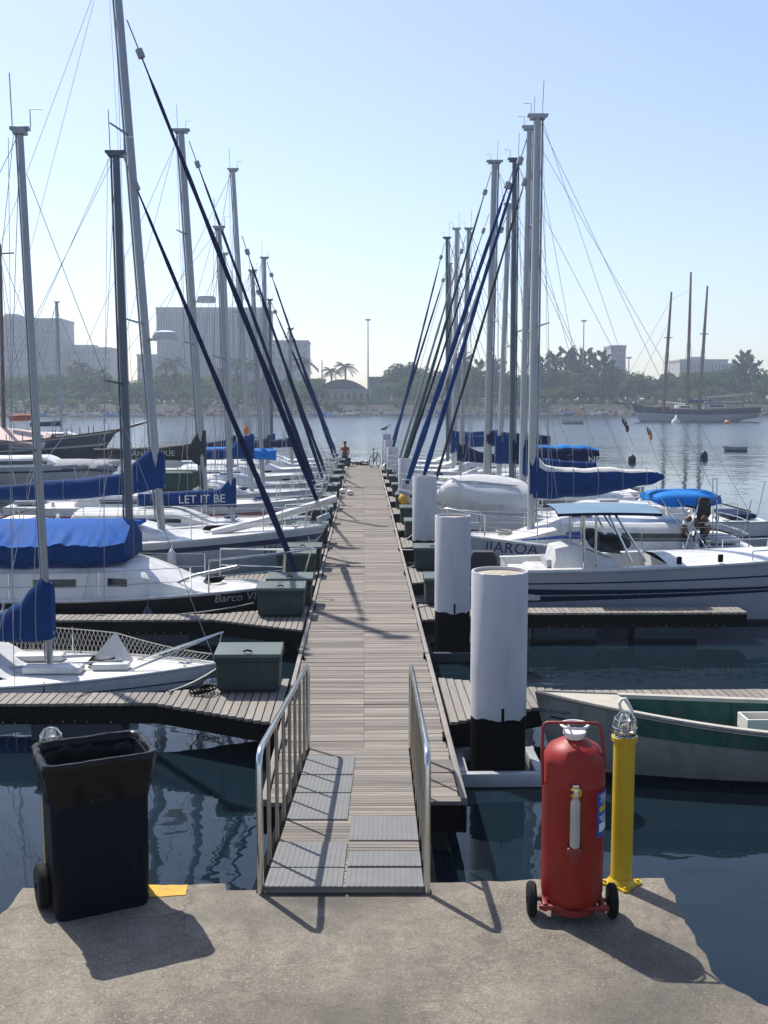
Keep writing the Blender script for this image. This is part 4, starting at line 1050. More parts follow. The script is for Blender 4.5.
# netting along the far lifeline
mb = MB(); T = [.12, .40, .64, .97]; zt = lambda t: .42 - .28 * sstep((t - .6) / .4)
def netp(t, v): return Vector((h.x(t), h.hb(t) - .05, h.zs(t) + v * zt(t) * (1 - .12 * math.sin((t % .25) * 12))))
for t in (.12, .4, .645): MB().tube([netp(t, 0), netp(t, 1.08)], .014, 6).build('stanchion', STEEL, r)
nn = 84
for k in range(nn):
    for sg in (1, -1):
        p_ = []
        for q in range(5):
            tt = .12 + (k + sg * q * .55) / nn * .85
            if .1 < tt < .985: p_.append(netp(tt, q / 4))
        if len(p_) > 1: mb.tube(p_, .0045, 4, caps=False)
mb.tube([netp(lerp(.12, .985, i / 30), 1) for i in range(31)], .009, 5); mb.build('lifeline_net', ROPE, r, smooth=0, merge=0)
a = Vector((h.L / 2 - 1.05, .1, h.zs(.85))); b = Vector((h.L / 2 + .05, 0, .82))
MB().tube([Vector((h.L / 2 - 1.2, -.32, h.zs(.82))), Vector((h.L / 2 + .06, 0, .80)), Vector((h.L / 2 - 1.2, .32, h.zs(.82)))], .018, 8).tube([Vector((h.L / 2 + .06, 0, .80)), Vector((h.L / 2 - .06, 0, h.zs(.99)))], .016, 8).build('pulpit', STEEL, r)
MB().add([(1.35, .05, .34), (1.95, -.15, .33), (1.95, .30, .33), (1.75, .08, .80)], [[0, 1, 3], [1, 2, 3], [2, 0, 3], [0, 2, 1]]).build('bow_sail_bag', CWHITE, r, smooth=0)
for (x_, y_, sx_, sy_) in ((.5, .35, .9, .28), (1.0, -.35, .8, .25), (1.75, -.2, .5, .2)): MB().box((x_, y_, h.zs(.7) + .07), (sx_, sy_, .10), bev=.03).build('deck_locker', WHITE, r)
for y_ in (-.25, .3): MB().tube([(.2, y_, h.zs(.5) + .07), (1.9, y_ * .7, h.zs(.8) + .12)], .022, 6).build('stowed_pole', ALUW, r)

h = Hull(7.3, 2.5, .72, .65, .5, tr=.74, stem=.13, dip=.03)
r, L, cx = sailboat('black hulled small sailboat with raised white cabin under a bright blue boom tent', 1, 18.9, bow(303, 588, 18.9), h,
    dict(hullm=[BLACKH, ANTIF, WHITE], bands=[(.95, 0), (1, 2)], cabin=(.20, .80, .56, .84, .42), windows=[(.375, .475, .48, .80), (.548, .592, .48, .80)],
         mast=(131, 566, 116, 154, 10), mastm=ALUD, spreaders=[.44], sprl=.55, stays=[(124, 158, 302, 586, CNAVY, 5.0, 1.8)],
         boom=(131, 532, -60, 534), pulpitp=(.78, .60, .16), stan=(.12, .74, 4, .5)))
h.on_hull('Barco VII', L(234, 597, -.95).x, .57, .20, r, LETG, shear=.15)
# boom tent
P0 = L(133, 518); P1 = L(-70, 519)
mb = MB(); rings = []
for i in range(81):
    u = i / 80; c = P0.lerp(P1, u); c.y = 0; sg_ = .03 * math.sin(u * 9) ; r_ = []
    e = .98 * (1 - .25 * (1 - sstep(u / .12)))
    f = .045 * noise.noise(Vector((u * 22, 0, 1))) + .03 * abs(noise.noise(Vector((u * 55, 2, 1))))
    dr = .36 + .03 * math.sin(u * 17) + f
    prof_ = [(-e - .02, -dr - .34 + .03 * math.sin(u * 23)), (-e + .03 * math.sin(u * 31), -dr - .16), (-e, -dr), (-e * .66, -dr * .60 - .03 - f), (-e * .33, -dr * .28 - .02 + f), (0, 0), (e * .33, -dr * .28 - .02), (e * .66, -dr * .6 - .03), (e, -dr), (e, -dr - .16), (e + .02, -dr - .34)]
    rings.append([c + Vector((0, y_, z_)) for y_, z_ in prof_])
o_ = len(mb.v); mb.loft(rings, closed=False, cap=False); mb.f; 
mb.m = [1 if (j % 10) in (0, 1, 8, 9) else 0 for j in range(len(mb.f))]  # valance rows take the darker blue: their shade is put into the colour
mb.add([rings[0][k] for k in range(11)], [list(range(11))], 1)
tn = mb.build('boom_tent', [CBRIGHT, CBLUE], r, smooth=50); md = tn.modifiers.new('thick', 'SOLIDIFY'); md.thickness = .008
MB().tube([L(240, 566, -.6), L(196, 575, -.6), L(170, 585, -.5)], .03, 8).build('anchor_spar', ALUW, r)

h = Hull(9.6, 3.0, 1.30, 1.02, .6, tr=.70, stem=.16, dip=.06)
r, L, cx = sailboat('pale grey sloop with navy stripe and the tallest mast, leaving the photo at the top', 1, 23.0, bow(327, 523, 23.0), h,
    dict(hullm=[GREYW, ANTIF, NAVYP, WHITE], bands=[(.77, 0), (.87, 2), (.97, 0), (1, 3)], cabin=(.24, .70, .36, .62, .35), windows=[(.34, .44, .35, .7), (.47, .56, .35, .7)],
         mast=(161, 522, 113.6, -60, 10), mastm=ALU, spreaders=[.36, .68], sprl=.8, radar=.335, stays=[(127, 20, 325, 521, CNAVY, 4.8, 1.9)],
         boom=(165, 485, -35, 497), cover=(CBLUE, [(0, .66, .08, .11), (.06, .76, .10, .13), (.12, .66, .14, .15), (.22, .34, .17, .17), (.5, .24, .18, .18), (1, .18, .10, .10)]),
         pulpitp=(.90, .5, .0), stan=(.1, .86, 6, .55)))
h.on_hull('Weo', L(271, 547, -1.3).x, .84, .26, r, LETD, shear=.35)
MB().tube([L(212, 533, -.3), L(270, 519, -.15), L(337, 498)], [.09, .10, .085], 10).build('bowsprit', WHITE, r)
lo_ = MB().box((.4, -.5, h.zs(.5) + .42), (1.0, .5, .10), bev=.04).build('folded_sail_cloth', CBRIGHT, r)

h = Hull(8.2, 2.7, 1.02, .85, .5, stem=.13)
r, L, cx = sailboat('white sloop with blue boom cover lettered LET IT BE', 1, 27.3, -1.35, h,
    dict(bands=[(.60, 0), (.70, 2), (1, 0)], cabin=(.25, .72, .42, .64, .35), windows=[(.33, .45, .35, .7), (.5, .6, .35, .7)],
         mast=(231, 480, 219, 228, 6), mastm=ALU, stays=[(220, 240, None, None, None)],
         boom=(236, 497, 138, 500), cover=(CBLUE, [(0, .50, .26, .10), (.06, .44, .26, .11), (.16, .22, .24, .12), (.5, .20, .22, .13), (1, .16, .16, .08)]),
         covertext=('LET IT BE', .30, .34, -.02, LETW, .16), stan=(.1, .86, 5, .5)))
h = Hull(9.2, 2.9, 1.12, .95, .5, stem=.14)
r, L, cx = sailboat('white sloop with black boom cover lettered ANGELIQUE and a radar dome on its mast', 1, 31.6, bow(321, 488, 31.6), h,
    dict(bands=[(.55, 0), (.75, 2), (1, 0)], hullm=[WHITE, ANTIR, REDP], cabin=(.22, .72, .45, .66, .35), windows=[(.3, .42, .35, .7), (.46, .6, .35, .7)],
         mast=(204, 480, 181, 131, 8.5), mastm=ALU, spreaders=[.42, .72], radar=.54, stays=[(189, 141, None, None, CNAVY, 3.2, 1.3)],
         boom=(206, 453, 94, 454), cover=(CBLACK, [(0, .70, .42, .12), (.08, .66, .36, .13), (.14, .30, .22, .14), (.5, .20, .20, .14), (1, .16, .14, .08)]),
         covertext=('ANGELIQUE', .235, .46, -.0, LETG, .17), stan=(.1, .86, 5, .5)))
MB().box((.3, -.2, h.zs(.5) + .75), (1.2, 1.3, .55), bev=.12).build('spray_hood', CGREEN, r)
h = Hull(8.6, 2.8, 1.05, .9, .5, stem=.14)
r, L, cx = sailboat('white sloop with big blue sail bundle at the mast foot in the sixth left berth', 1, 36.0, -1.25, h,
    dict(bands=[(.6, 0), (.68, 2), (1, 0)], cabin=(.24, .72, .42, .64, .35), windows=[(.33, .56, .35, .7)],
         mast=(250, 458, 233, 170, 5.5), mastm=ALUW, stays=[(242, 236, None, None, CNAVY, 2.6, 1.2)],
         boom=(254, 453, 183, 457), cover=(CBLUE, [(0, .62, .18, .20), (.2, .62, .18, .25), (.32, .25, .16, .2), (1, .15, .12, .1)])))
MB().sphere(L(247, 430), .12, 10, 6, sc3=(1, 1, 1.8)).build('orange_marker', ORANGE, r)
h = Hull(8.0, 2.7, 1.0, .85, .5, stem=.13)
r, L, cx = sailboat('white sailboat with light blue boom awning in the seventh left berth', 1, 40.2, -1.3, h,
    dict(cabin=(.25, .72, .42, .64, .35), windows=[(.33, .56, .35, .7)], mast=(262, 453, 252.5, 271, 4.5), mastm=ALU,
         stays=[(254, 280, None, None, CNAVY, 2.4, 1.1)], boom=(276, 455, 205, 430 + 22), cover=(CLIGHT, [(0, .22, .2, .25), (.5, .24, .2, .4), (1, .2, .15, .2)])))
h = Hull(8.8, 2.8, 1.05, .9, .5, stem=.13)
sailboat('white sailboat with navy cover in the eighth left berth', 1, 44.5, -1.25, h,
    dict(hullm=[WHITE, ANTIF, REDP], bands=[(.5, 0), (.62, 2), (1, 0)], cabin=(.25, .72, .42, .64, .35), windows=[(.33, .56, .35, .7)], mast=(232, 455, 224, 254, 4.5), mastm=ALUW,
         stays=[(225, 260, None, None, None)], boom=(236, 447, 180, 449), cover=(CNAVY, [(0, .5, .2, .15), (.2, .3, .2, .15), (1, .15, .12, .1)])))
h = Hull(8.6, 2.8, 1.05, .9, .5, stem=.13)
sailboat('white sailboat with black sail bag at its mast in the ninth left berth', 1, 48.8, -1.2, h,
    dict(cabin=(.25, .72, .42, .64, .35), windows=[(.33, .56, .35, .7)], mast=(267, 450, 264.5, 258, 4.5), mastm=ALU,
         stays=[(267, 262, None, None, CNAVY, 2.2, 1.0)], boom=(270, 447, 225, 449), cover=(CBLACK, [(0, .6, .4, .2), (.2, .4, .3, .2), (1, .15, .12, .1)])))
h = Hull(7.8, 2.6, 1.0, .85, .5, stem=.13)
sailboat('white sailboat with blue cover in the tenth and farthest left berth', 1, 53.0, -1.2, h,
    dict(cabin=(.25, .72, .40, .64, .35), windows=[(.33, .56, .35, .7)], mast=(292, 445, 290.5, 329, 3.4), mastm=ALU, spreaders=[.6],
         stays=[(291, 333, None, None, CBLUE, 2.2, 1.0)], boom=(294, 443, 262, 445), cover=(CNAVY, [(0, .4, .2, .2), (.3, .25, .2, .2), (1, .15, .12, .1)])))
h = Hull(8.4, 2.7, 1.0, .85, .5, stem=.13)
sailboat('white sailboat beyond the end berths on the left, with a dark blue furled jib', 1, 57.0, -1.35, h,
    dict(cabin=(.25, .72, .40, .64, .35), windows=[(.33, .56, .35, .7)], mast=(272, 440, 270, 300, 3.2), mastm=ALUD,
         stays=[(271, 302, None, None, CNAVY, 2.2, 1.0)], boom=(275, 441, 240, 442), cover=(CBLUE, [(0, .4, .2, .2), (.3, .25, .2, .2), (1, .15, .12, .1)])))

# --- right berths --------------------------------------------------
# open fishing boat
h = Hull(5.4, 1.42, .90, .56, .25, tr=.62, smax=.42, pbow=1.9, n=2.0, stem=.07, dip=.05)
Y = 11.0; bx_ = bow(535, 695, Y); cxx = bx_ + h.L / 2
r = thing('fishing_boat', 'old open wooden fishing boat with cream foredeck and green inside', 'fishing boat', (cxx, Y, WZ), math.pi)
hl = h.hull([WORNW, BLACKH, GREENP, KERB], [(.62, 0), (.66, 3), (.97, 2), (1, 3)], r)
for p in hl.data.polygons:
    if p.material_index == 2 and p.center.x > 1.45 + .5 * p.center.z: p.material_index = 0
h.deck(CREAM, r, t0=.82, t1=.99, name='foredeck', camber=.06, zoff=.004)
h.openhull([GREENP, GREENP, CREAM], r, .02, .82, .12)
for x_ in (-1.7, -.5): MB().box((x_, 0, .38), (.26, 1.16, .035), bev=.006).build('thwart', GREENP, r)
for x_ in (-2.2, -1.2, -.1, .35):
    mb = MB()
    for sg in (1, -1): mb.tube([(x_, sg * (h.hb(h.s_of(x_)) - .085), h.zs(h.s_of(x_)) - .03), (x_, sg * (h.y(h.s_of(x_), .2) - .10), .16)], .02, 5)
    mb.build('rib', GREENP, r)
h.toerail(KERB, r, .022, zo=.0, name='rubbing_strake')
strip_on(h, .90, .97, lambda u: .70, lambda u: .73, r, LETD, side=1, name='registration_mark')
h.on_hull('NOSSA SENHORA', cxx - atY(553, 716, 10.8).x, .70, .050, r, LETB, side=1, mirror=-1)
p_ = atY(764, 724, 11.0)
cr = thing('crate', 'small white box lying inside the open green fishing boat', 'box', (p_.x, 11.1, WZ + .42))
mb = MB().box((0, 0, .01), (.40, .28, .02))
for sx, sy, lx, ly in ((0, -.14, .40, .02), (0, .14, .40, .02), (-.19, 0, .02, .26), (.19, 0, .02, .26)): mb.box((sx, sy, .09), (lx, ly, .16))
mb.build('tray', CWHITE, cr, smooth=0); MB().box((.02, 0, .05), (.28, .18, .05), bev=.02).build('contents', CREAM, cr)

# speedboat, stern towards the dock
h = Hull(8.0, 1.95, 1.42, 1.04, .38, tr=.88, smax=.30, pbow=2.3, n=1.5, stem=.20, dip=-.04, trz=-.2)
Y = 19.05; sx0 = 2.48; cxx = sx0 + h.L / 2
r = thing('speedboat', 'pale grey speedboat with navy swoosh stripes and flat blue canopy', 'speedboat', (cxx, Y, WZ))
h.hull([SILVER, ANTIF, NAVYP, WHITE], [(.735, 0), (.765, 2), (.95, 0), (1, 3)], r)
h.deck(WHITE, r, t0=.36, t1=.995, camber=.10, name='foredeck', zoff=.0)
h.openhull([WHITE, NONSKID, WHITE], r, .015, .36, .46, gw=.16)
strip_on(h, .005, .86, lambda u: lerp(.36, .515, u ** .7), lambda u: lerp(.49, .53, u ** .6), r, NAVYP)
strip_on(h, .005, .86, lambda u: lerp(.525, .54, u), lambda u: lerp(.69, .56, u ** .4), r, NAVYP)
h.toerail(GREYW, r, .022, zo=-.03, name='rub_rail')
def S(px, py, yo=0): p = atY(px, py, Y + yo); return Vector((p.x - cxx, p.y - Y, p.z - WZ))
c0_ = S(571, 545)
co = MB(); bz = .42
sec = [(-.42, .0, .35), (-.40, .62, .35), (-.34, .86, .30), (.05, .92, .30), (.40, .66, .36), (.62, .52, .40)]
co.loft([[Vector((c0_.x + x, y_ * w_, bz + z_)) for y_, z_ in ((-1, 0.0), (-1, hz__ * .8), (-.82, hz__), (.82, hz__), (1, hz__ * .8), (1, 0.0))] for x, hz__, w_ in [(-.42, .7, .45), (-.36, .95, .45), (.0, 1.02, .45), (.45, .84, .5), (.75, .74, .55)]])
con = co.build('console', WHITE, r, smooth=35)
wsr = [[c0_ + Vector((x, y_, z)) for (x, y_, z) in ((.18, -.44, .46), (.02, -.40, .78))], [c0_ + Vector((x, y_, z)) for (x, y_, z) in ((.62, -.30, .40), (.20, -.28, .80))], [c0_ + Vector((x, y_, z)) for (x, y_, z) in ((.66, .30, .40), (.20, .28, .80))], [c0_ + Vector((x, y_, z)) for (x, y_, z) in ((.18, .44, .46), (.02, .40, .78))]]
sh_ = Vector((.25, 0, 1.30 - .46 - c0_.z + .02)) 
wob_ = MB().loft([[p + sh_ for p in q] for q in wsr], closed=False).build('windscreen', SMOKE, con, smooth=0)
wob_.modifiers.new('thick', 'SOLIDIFY').thickness = .008
whp = S(559, 557); MB().tube([whp + Vector((.03 * math.sin(a), .17 * math.cos(a), .17 * math.sin(a))) for a in [2 * math.pi * i / 18 for i in range(19)]], .016, 6).tube([whp, Vector((c0_.x - .35, whp.y, whp.z - .02))], .02, 6).tube([whp + Vector((0, -.16, 0)), whp + Vector((0, .16, 0))], .01, 5).build('steering_wheel', RUBBER, con)
sp_ = S(569, 560); MB().box((sp_.x - .62, 0, .78), (.45, .8, .52), bev=.10).build('helm_seat', WHITE, r)
MB().box((sp_.x - .42, 0, 1.1), (.12, .7, .16), bev=.05).build('seat_back', GREYW, r)
MB().box((-h.L / 2 + .45, 0, .70), (.6, 1.4, .5), bev=.12).build('aft_bench', WHITE, r)
# canopy
ca, cb = S(550, 508), S(650, 507); zc = (ca.z + cb.z) / 2 - .03
mb = MB(); rings = []
for i in range(13):
    u = i / 12; x = lerp(ca.x, cb.x, u); z = zc + .05 - .02 * (2 * u - 1) ** 2
    rings.append([Vector((x, y_, z + dz_)) for y_, dz_ in ((-.8, -.08), (-.8, -.03), (-.5, .02), (0, .04), (.5, .02), (.8, -.03), (.8, -.08), (.5, -.01), (0, .01), (-.5, -.01))])
mb.loft(rings); cn = mb.build('canopy', [CSLATE, CNAVY], r, smooth=40)
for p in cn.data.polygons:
    if p.normal.z < .3: p.material_index = 1  # edges and underside get navy, upward faces stay grey-blue
for sg in (-1, 1):
    mb = MB(); yy = sg * .62
    for (t_, b_) in ((577, 577), (589, 588)):
        mb.tube([Vector((S(t_, 507).x, yy, zc)), Vector((S(b_, 560).x, yy, .85))], .024, 8)
    for (t_, b_) in ((600, 622), (606, 636)):
        mb.tube([Vector((S(t_, 507).x, yy, zc)), Vector((S(b_, 560).x, yy * 1.1, h.zs(.36) + .06))], .022, 8)
    mb.tube([Vector((ca.x + .1, yy, zc - .02)), Vector((cb.x - .1, yy, zc - .02))], .018, 6)
    mb.build('canopy_frame', STEEL, r)
cv = MB().sphere((c0_.x + .72, 0, 1.42), .30, 16, 8, sc3=(1.3, 1.2, .55)).build('dark_cover', CBLACK, r, smooth=60)
for sg in (1, -1):
    mb = MB(); pt = []
    for i in range(9):
        t = lerp(.55, .97, i / 8); p = Vector((h.x(t), sg * (h.hb(t) - .10), h.zs(t) + .02)); pt.append(p + Vector((0, 0, .16)))
        if i % 2 == 0: mb.tube([p, p + Vector((0, 0, .16))], .010, 5)
    mb.tube(pt, .012, 6); mb.build('bow_rail', STEEL, r)
for px in (680, 722): 
    q = S(px, 553, -.95); MB().box((q.x, -h.hb(h.s_of(q.x)) + .05, h.zs(h.s_of(q.x)) + .10), (.09, .06, .14), bev=.02).build('fender_holder', RUBBER, r)
# outboard at the stern
ob = MB().loft([[Vector((-h.L / 2 - .30 + x * w_, y_ * w_, z)) for x, y_ in ((-.26, -.2), (.24, -.2), (.30, 0), (.24, .2), (-.26, .2))] for z, w_ in ((.75, .6), (.85, 1), (1.15, 1), (1.28, .7))]).box((-h.L / 2 - .25, 0, .3), (.18, .12, 1.0), bev=.03).build('outboard_motor', CBLACK, r, smooth=40)
MB().box((-h.L / 2 - .06, 0, .6), (.16, .5, .3), bev=.02).build('motor_bracket', GREYW, r)

# sloop with blue striped cabin
h = Hull(6.5, 2.65, 1.15, .92, .45, tr=.80, stem=.14, dip=.05)
r, L, cx = sailboat('white sloop with blue striped cabin, navy boom cover and light blue awning', -1, 22.95, bow(447, 536, 22.95), h,
    dict(hullm=[GREYW, ANTIF, NAVYP, WHITE], bands=[(.96, 0), (1, 3)], cabin=(.20, .84, .56, .74, .45, .05), windows=[(.22, .44, .38, .76), (.45, .62, .38, .76, BLUEP), (.62, .76, .40, .62, BLUEP)],
         mast=(531, 518, 537.6, 117, 10), mastm=ALUW, spreaders=[.50], sprl=.55, stays=[(536, 128, None, None, None)],
         boom=(529, 487, 664, 477), cover=([CBLUE, CWHITE], [(0, .66, .20, .12), (.04, .66, .27, .14), (.12, .46, .30, .18), (.5, .31, .28, .20), (.9, .18, .15, .12), (1, .05, .04, .05)]), split=(.06, .93),
         pulpitp=(.88, .5, .0), stan=(.06, .88, 6, .5)))
h.on_hull('IIAROA', L(513, 556, -1.1).x, .88, .33, r, LETB, side=1, mirror=-1, shear=.12)
mb = MB()
for i in range(40):
    t = .55 + .44 * i / 40; mb.box((h.x(t), h.hb(t) + .018, h.zs(t) - .012), (.05, .02, .035))
mb.build('toe_rail_studs', CAPW, r, smooth=0)
# awning over the cockpit
A0, A1 = L(648, 496), L(711, 495)
mb = MB(); rings = []
for i in range(15):
    u = i / 14; c = A0.lerp(A1, u); rr_ = []
    k = 1 - .55 * (2 * u - 1) ** 6
    for q in range(9):
        a = math.pi * q / 8; rr_.append(c + Vector((0, .72 * math.cos(a), -.02 + (.16 * math.sin(a) - .16 * (1 if q in (0, 8) else 0)) * k)))
    rings.append(rr_)
mb.loft(rings, closed=False)
for e in (rings[0], rings[-1]): mb.add(e, [list(range(9))])
aw = mb.build('cockpit_awning', CLIGHT, r, smooth=60); aw.modifiers.new('thick', 'SOLIDIFY').thickness = .01
for sg in (1, -1):
    mb = MB()
    for (t_, b_) in ((652, 682), (690, 668), (706, 700), (668, 690)):
        p, q = L(t_, 496), L(b_, 540); p.y = sg * .70; q.y = sg * (h.hb(h.s_of(q.x)) - .08); q.z = h.zs(h.s_of(q.x)); mb.tube([p, q], .016, 6)
    mb.build('awning_frame', STEEL, r)
p = L(703, 514, -.7)
MB().tube([p + Vector((-.1, 0, -.75)), p + Vector((.05, 0, -.1))], .022, 6).tube([p + Vector((.22, .1, -.75)), p + Vector((.1, .05, .3))], .02, 6).box(p + Vector((.12, .0, -.2)), (.12, .18, .22), bev=.02).tube([p + Vector((-.05, .1, .2)), p + Vector((-.3, .2, .42))], .02, 6).build('motor_mount', BRONZE, r)
MB().loft([[p + Vector((x * w_, y_ * w_, z)) for x, y_ in ((-.13, -.11), (.13, -.11), (.15, 0), (.13, .11), (-.13, .11))] for z, w_ in ((-.10, .6), (0, 1), (.25, 1), (.36, .6))]).box(p + Vector((0, 0, -.42)), (.10, .09, .7), bev=.02).tube([p + Vector((0, 0, .1)), p + Vector((.38, 0, .18))], .025, 6).box(p + Vector((-.05, .05, -.72)), (.26, .03, .10), bev=.01).build('outboard_motor', CBLACK, r, smooth=40)
p = L(696, 527, -.95)
bu = MB().tube([p + Vector((.25 * math.cos(a), .02, .25 * math.sin(a))) for a in [R(-240) + R(300) * i / 20 for i in range(21)]], .06, 8).build('horseshoe_buoy', BRONZE, r, smooth=60)
for a in (R(-200), R(-90), R(20)): MB().tube([p + Vector((.25 * math.cos(a + d), .02, .25 * math.sin(a + d))) for d in (-.15, 0, .15)], .066, 8).build('buoy_band', CWHITE, bu, smooth=60)
MB().tube([L(713, 540, -.2), L(713, 478, -.2)], .016, 6).tube([L(717, 540, .2), L(717, 478, .2)], .016, 6).tube([L(713, 478, -.2), L(717, 478, .2)], .016, 6).build('antenna_frame', STEEL, r)
# pushpit
mb = MB(); xs = -h.L / 2 + .05
for z in (.28, .55): mb.tube([(xs + 1.2, 1.0, h.zs(.1) + z), (xs + .1, .98, h.zs(0) + z), (xs, .0, h.zs(0) + z), (xs + .1, -.98, h.zs(0) + z), (xs + 1.2, -1.0, h.zs(.1) + z)], .015, 6)
for y_ in (1.0, -1.0): mb.tube([(xs + .1, y_ * .98, h.zs(0) - .02), (xs + .1, y_ * .98, h.zs(0) + .55)], .015, 6)
mb.build('stern_rail', STEEL, r)

h = Hull(8.6, 2.8, 1.28, 1.0, .5, stem=.13)
r4, L4, cx4 = sailboat('white sloop carrying an upturned white dinghy on its foredeck', -1, 27.1, bow(426, 511, 27.1), h,
    dict(bands=[(.55, 0), (.62, 2), (1, 0)], cabin=(.22, .64, .42, .64, .35), windows=[(.33, .5, .35, .7)], mast=(521, 503, 529.6, 128, 7.5), mastm=ALUW, spreaders=[.48, .75],
         stays=[(531, 160, None, None, CBLACK, 2.2, 1.3), (527, 138, 419, 492, CBLUE, 3.8, 1.6)], boom=(522, 470, 596, 468), cover=(CBLUE, [(0, .8, .15, .1), (.06, .75, .15, .12), (.15, .3, .18, .15), (1, .15, .12, .1)]), stan=(.1, .86, 5, .5)))
hd = Hull(2.45, 1.25, .62, .52, .10, tr=.78, smax=.35, pbow=2.4, n=2.6, stem=.22, dip=.03)
dp = atY(479, 494, 26.75)
dg_ = thing('dinghy', 'white upturned dinghy lying on a sloop\'s foredeck behind the white piles', 'dinghy', (dp.x + .03, 26.75, dp.z + .22), 0)
dg_.rotation_euler = (R(140), R(-5), R(180))
hd.hull([WHITE, WHITE, GREYW], [(.9, 0), (1, 2)], dg_)
hd.toerail(GREYW, dg_, .025, name='gunwale')
MB().box((-hd.L / 2 + .35, 0, .36), (.22, 1.05, .03)).build('thwart', BRONZE, dg_)
MB().tube([(-.95, 0, -.10), (.2, 0, -.125), (.75, 0, -.06)], .02, 6).build('keel_strip', GREYW, dg_)
h = Hull(8.6, 2.8, 1.15, .95, .5, stem=.13)
sailboat('white sloop with dark mast and light blue topped boom tent lettered NE', -1, 31.0, 1.30, h,
    dict(bands=[(.6, 0), (.7, 2), (1, 0)], cabin=(.22, .70, .42, .64, .35), windows=[(.33, .56, .35, .7)], mast=(511.5, 482, 514.8, 160, 7), mastm=ALUD, spreaders=[.5],
         stays=[(515, 164, 403, 495, CBLUE, 4.6, 1.8)], boom=(512, 456, 598, 455), cover=([CNAVY, CLIGHT], [(0, .5, .2, .15), (.08, .42, .25, .18), (.2, .32, .30, .3), (.8, .30, .30, .35), (1, .2, .2, .2)]), split=(.15, 1.0),
         covertext=('NE', .30, .93, -.14, LETW, .33), stan=(.1, .86, 5, .5)))
h = Hull(8.0, 2.7, 1.05, .9, .5, stem=.13)
sailboat('white sloop with pale raked mast, blue sail hump and white furled jib', -1, 35.0, 1.30, h,
    dict(cabin=(.25, .70, .42, .64, .35), windows=[(.33, .56, .35, .7)], mast=(498, 479, 508.5, 205, 5), mastm=ALUW, spreaders=[.5], stays=[(508, 212, None, None, CWHITE, 2.4, 1.2)],
         boom=(495, 455, 560, 458), cover=(CBLUE, [(0, .70, .28, .14), (.12, .72, .28, .2), (.3, .42, .25, .2), (1, .2, .15, .1)])))
h = Hull(9.0, 2.9, 1.1, .9, .5, stem=.13)
sailboat('white sloop with green furled jib and thick grey mast', -1, 39.2, 1.28, h,
    dict(cabin=(.25, .70, .42, .64, .35), windows=[(.33, .56, .35, .7)], mast=(486.5, 464, 494.6, 162, 8), mastm=ALU, spreaders=[.5], stays=[(491, 172, None, None, CGREEN, 2.6, 1.2), (489, 214, 402, 474, CNAVY, 1.8, .9)],
         boom=(486, 440, 550, 441), cover=(CNAVY, [(0, .4, .2, .15), (.2, .3, .2, .2), (1, .2, .15, .1)])))
h = Hull(8.0, 2.7, 1.0, .88, .5, stem=.13)
sailboat('white sailboat with navy mast cover and grey furled jib on the right', -1, 43.5, 1.25, h,
    dict(bands=[(.6, 0), (.7, 2), (1, 0)], cabin=(.25, .70, .42, .64, .35), windows=[(.33, .56, .35, .7)], mast=(460, 470, 468.5, 229, 4.2), mastm=ALU, spreaders=[.5], stays=[(466, 236, None, None, CGREY, 2.2, 1.0), (465, 262, 400, 470, CNAVY, 1.6, .9)],
         boom=(457, 456, 512, 460), cover=(CNAVY, [(0, .55, .2, .14), (.1, .5, .22, .16), (.4, .25, .22, .16), (1, .15, .12, .1)])))
h = Hull(8.0, 2.7, 1.0, .88, .5, stem=.13)
sailboat('white sailboat with two stacked blue boom covers far along the right side', -1, 47.7, 1.25, h,
    dict(cabin=(.25, .70, .42, .64, .35), windows=[(.33, .56, .35, .7)], mast=(453, 458, 456.5, 229, 4.5), mastm=ALUW, spreaders=[.5], stays=[(456, 240, None, None, None)],
         boom=(451, 443, 520, 441), cover=(CBLUE, [(0, .7, .5, .15), (.1, .5, .4, .16), (.3, .3, .22, .16), (1, .25, .2, .1)])))
h = Hull(7.6, 2.6, .95, .85, .5, stem=.13)
sailboat('white sailboat with dark mast and blue furled jib near the far right end', -1, 52.0, 1.22, h,
    dict(cabin=(.25, .70, .42, .64, .35), windows=[(.33, .56, .35, .7)], mast=(447.5, 442, 447, 238, 4.2), mastm=ALUD, spreaders=[.5], stays=[(444.5, 243, None, None, CBLUE, 2.0, .9)],
         boom=(446, 441, 500, 433), cover=(CBLUE, [(0, .3, .2, .15), (1, .2, .15, .1)])))
h = Hull(7.6, 2.6, .95, .85, .5, stem=.13)
sailboat('white sailboat with navy furled jib at the far end on the right', -1, 56.2, 1.22, h,
    dict(hullm=[WHITE, ANTIR, REDP], bands=[(.5, 0), (.8, 2), (1, 0)], cabin=(.25, .70, .42, .64, .35), windows=[(.33, .56, .35, .7)], mast=(450, 440, 449.5, 264, 3.2), mastm=ALU, spreaders=[.5], stays=[(447, 268, None, None, CNAVY, 2.0, .9)],
         boom=(448, 436, 495, 437), cover=(CNAVY, [(0, .3, .2, .15), (1, .2, .15, .1)])))

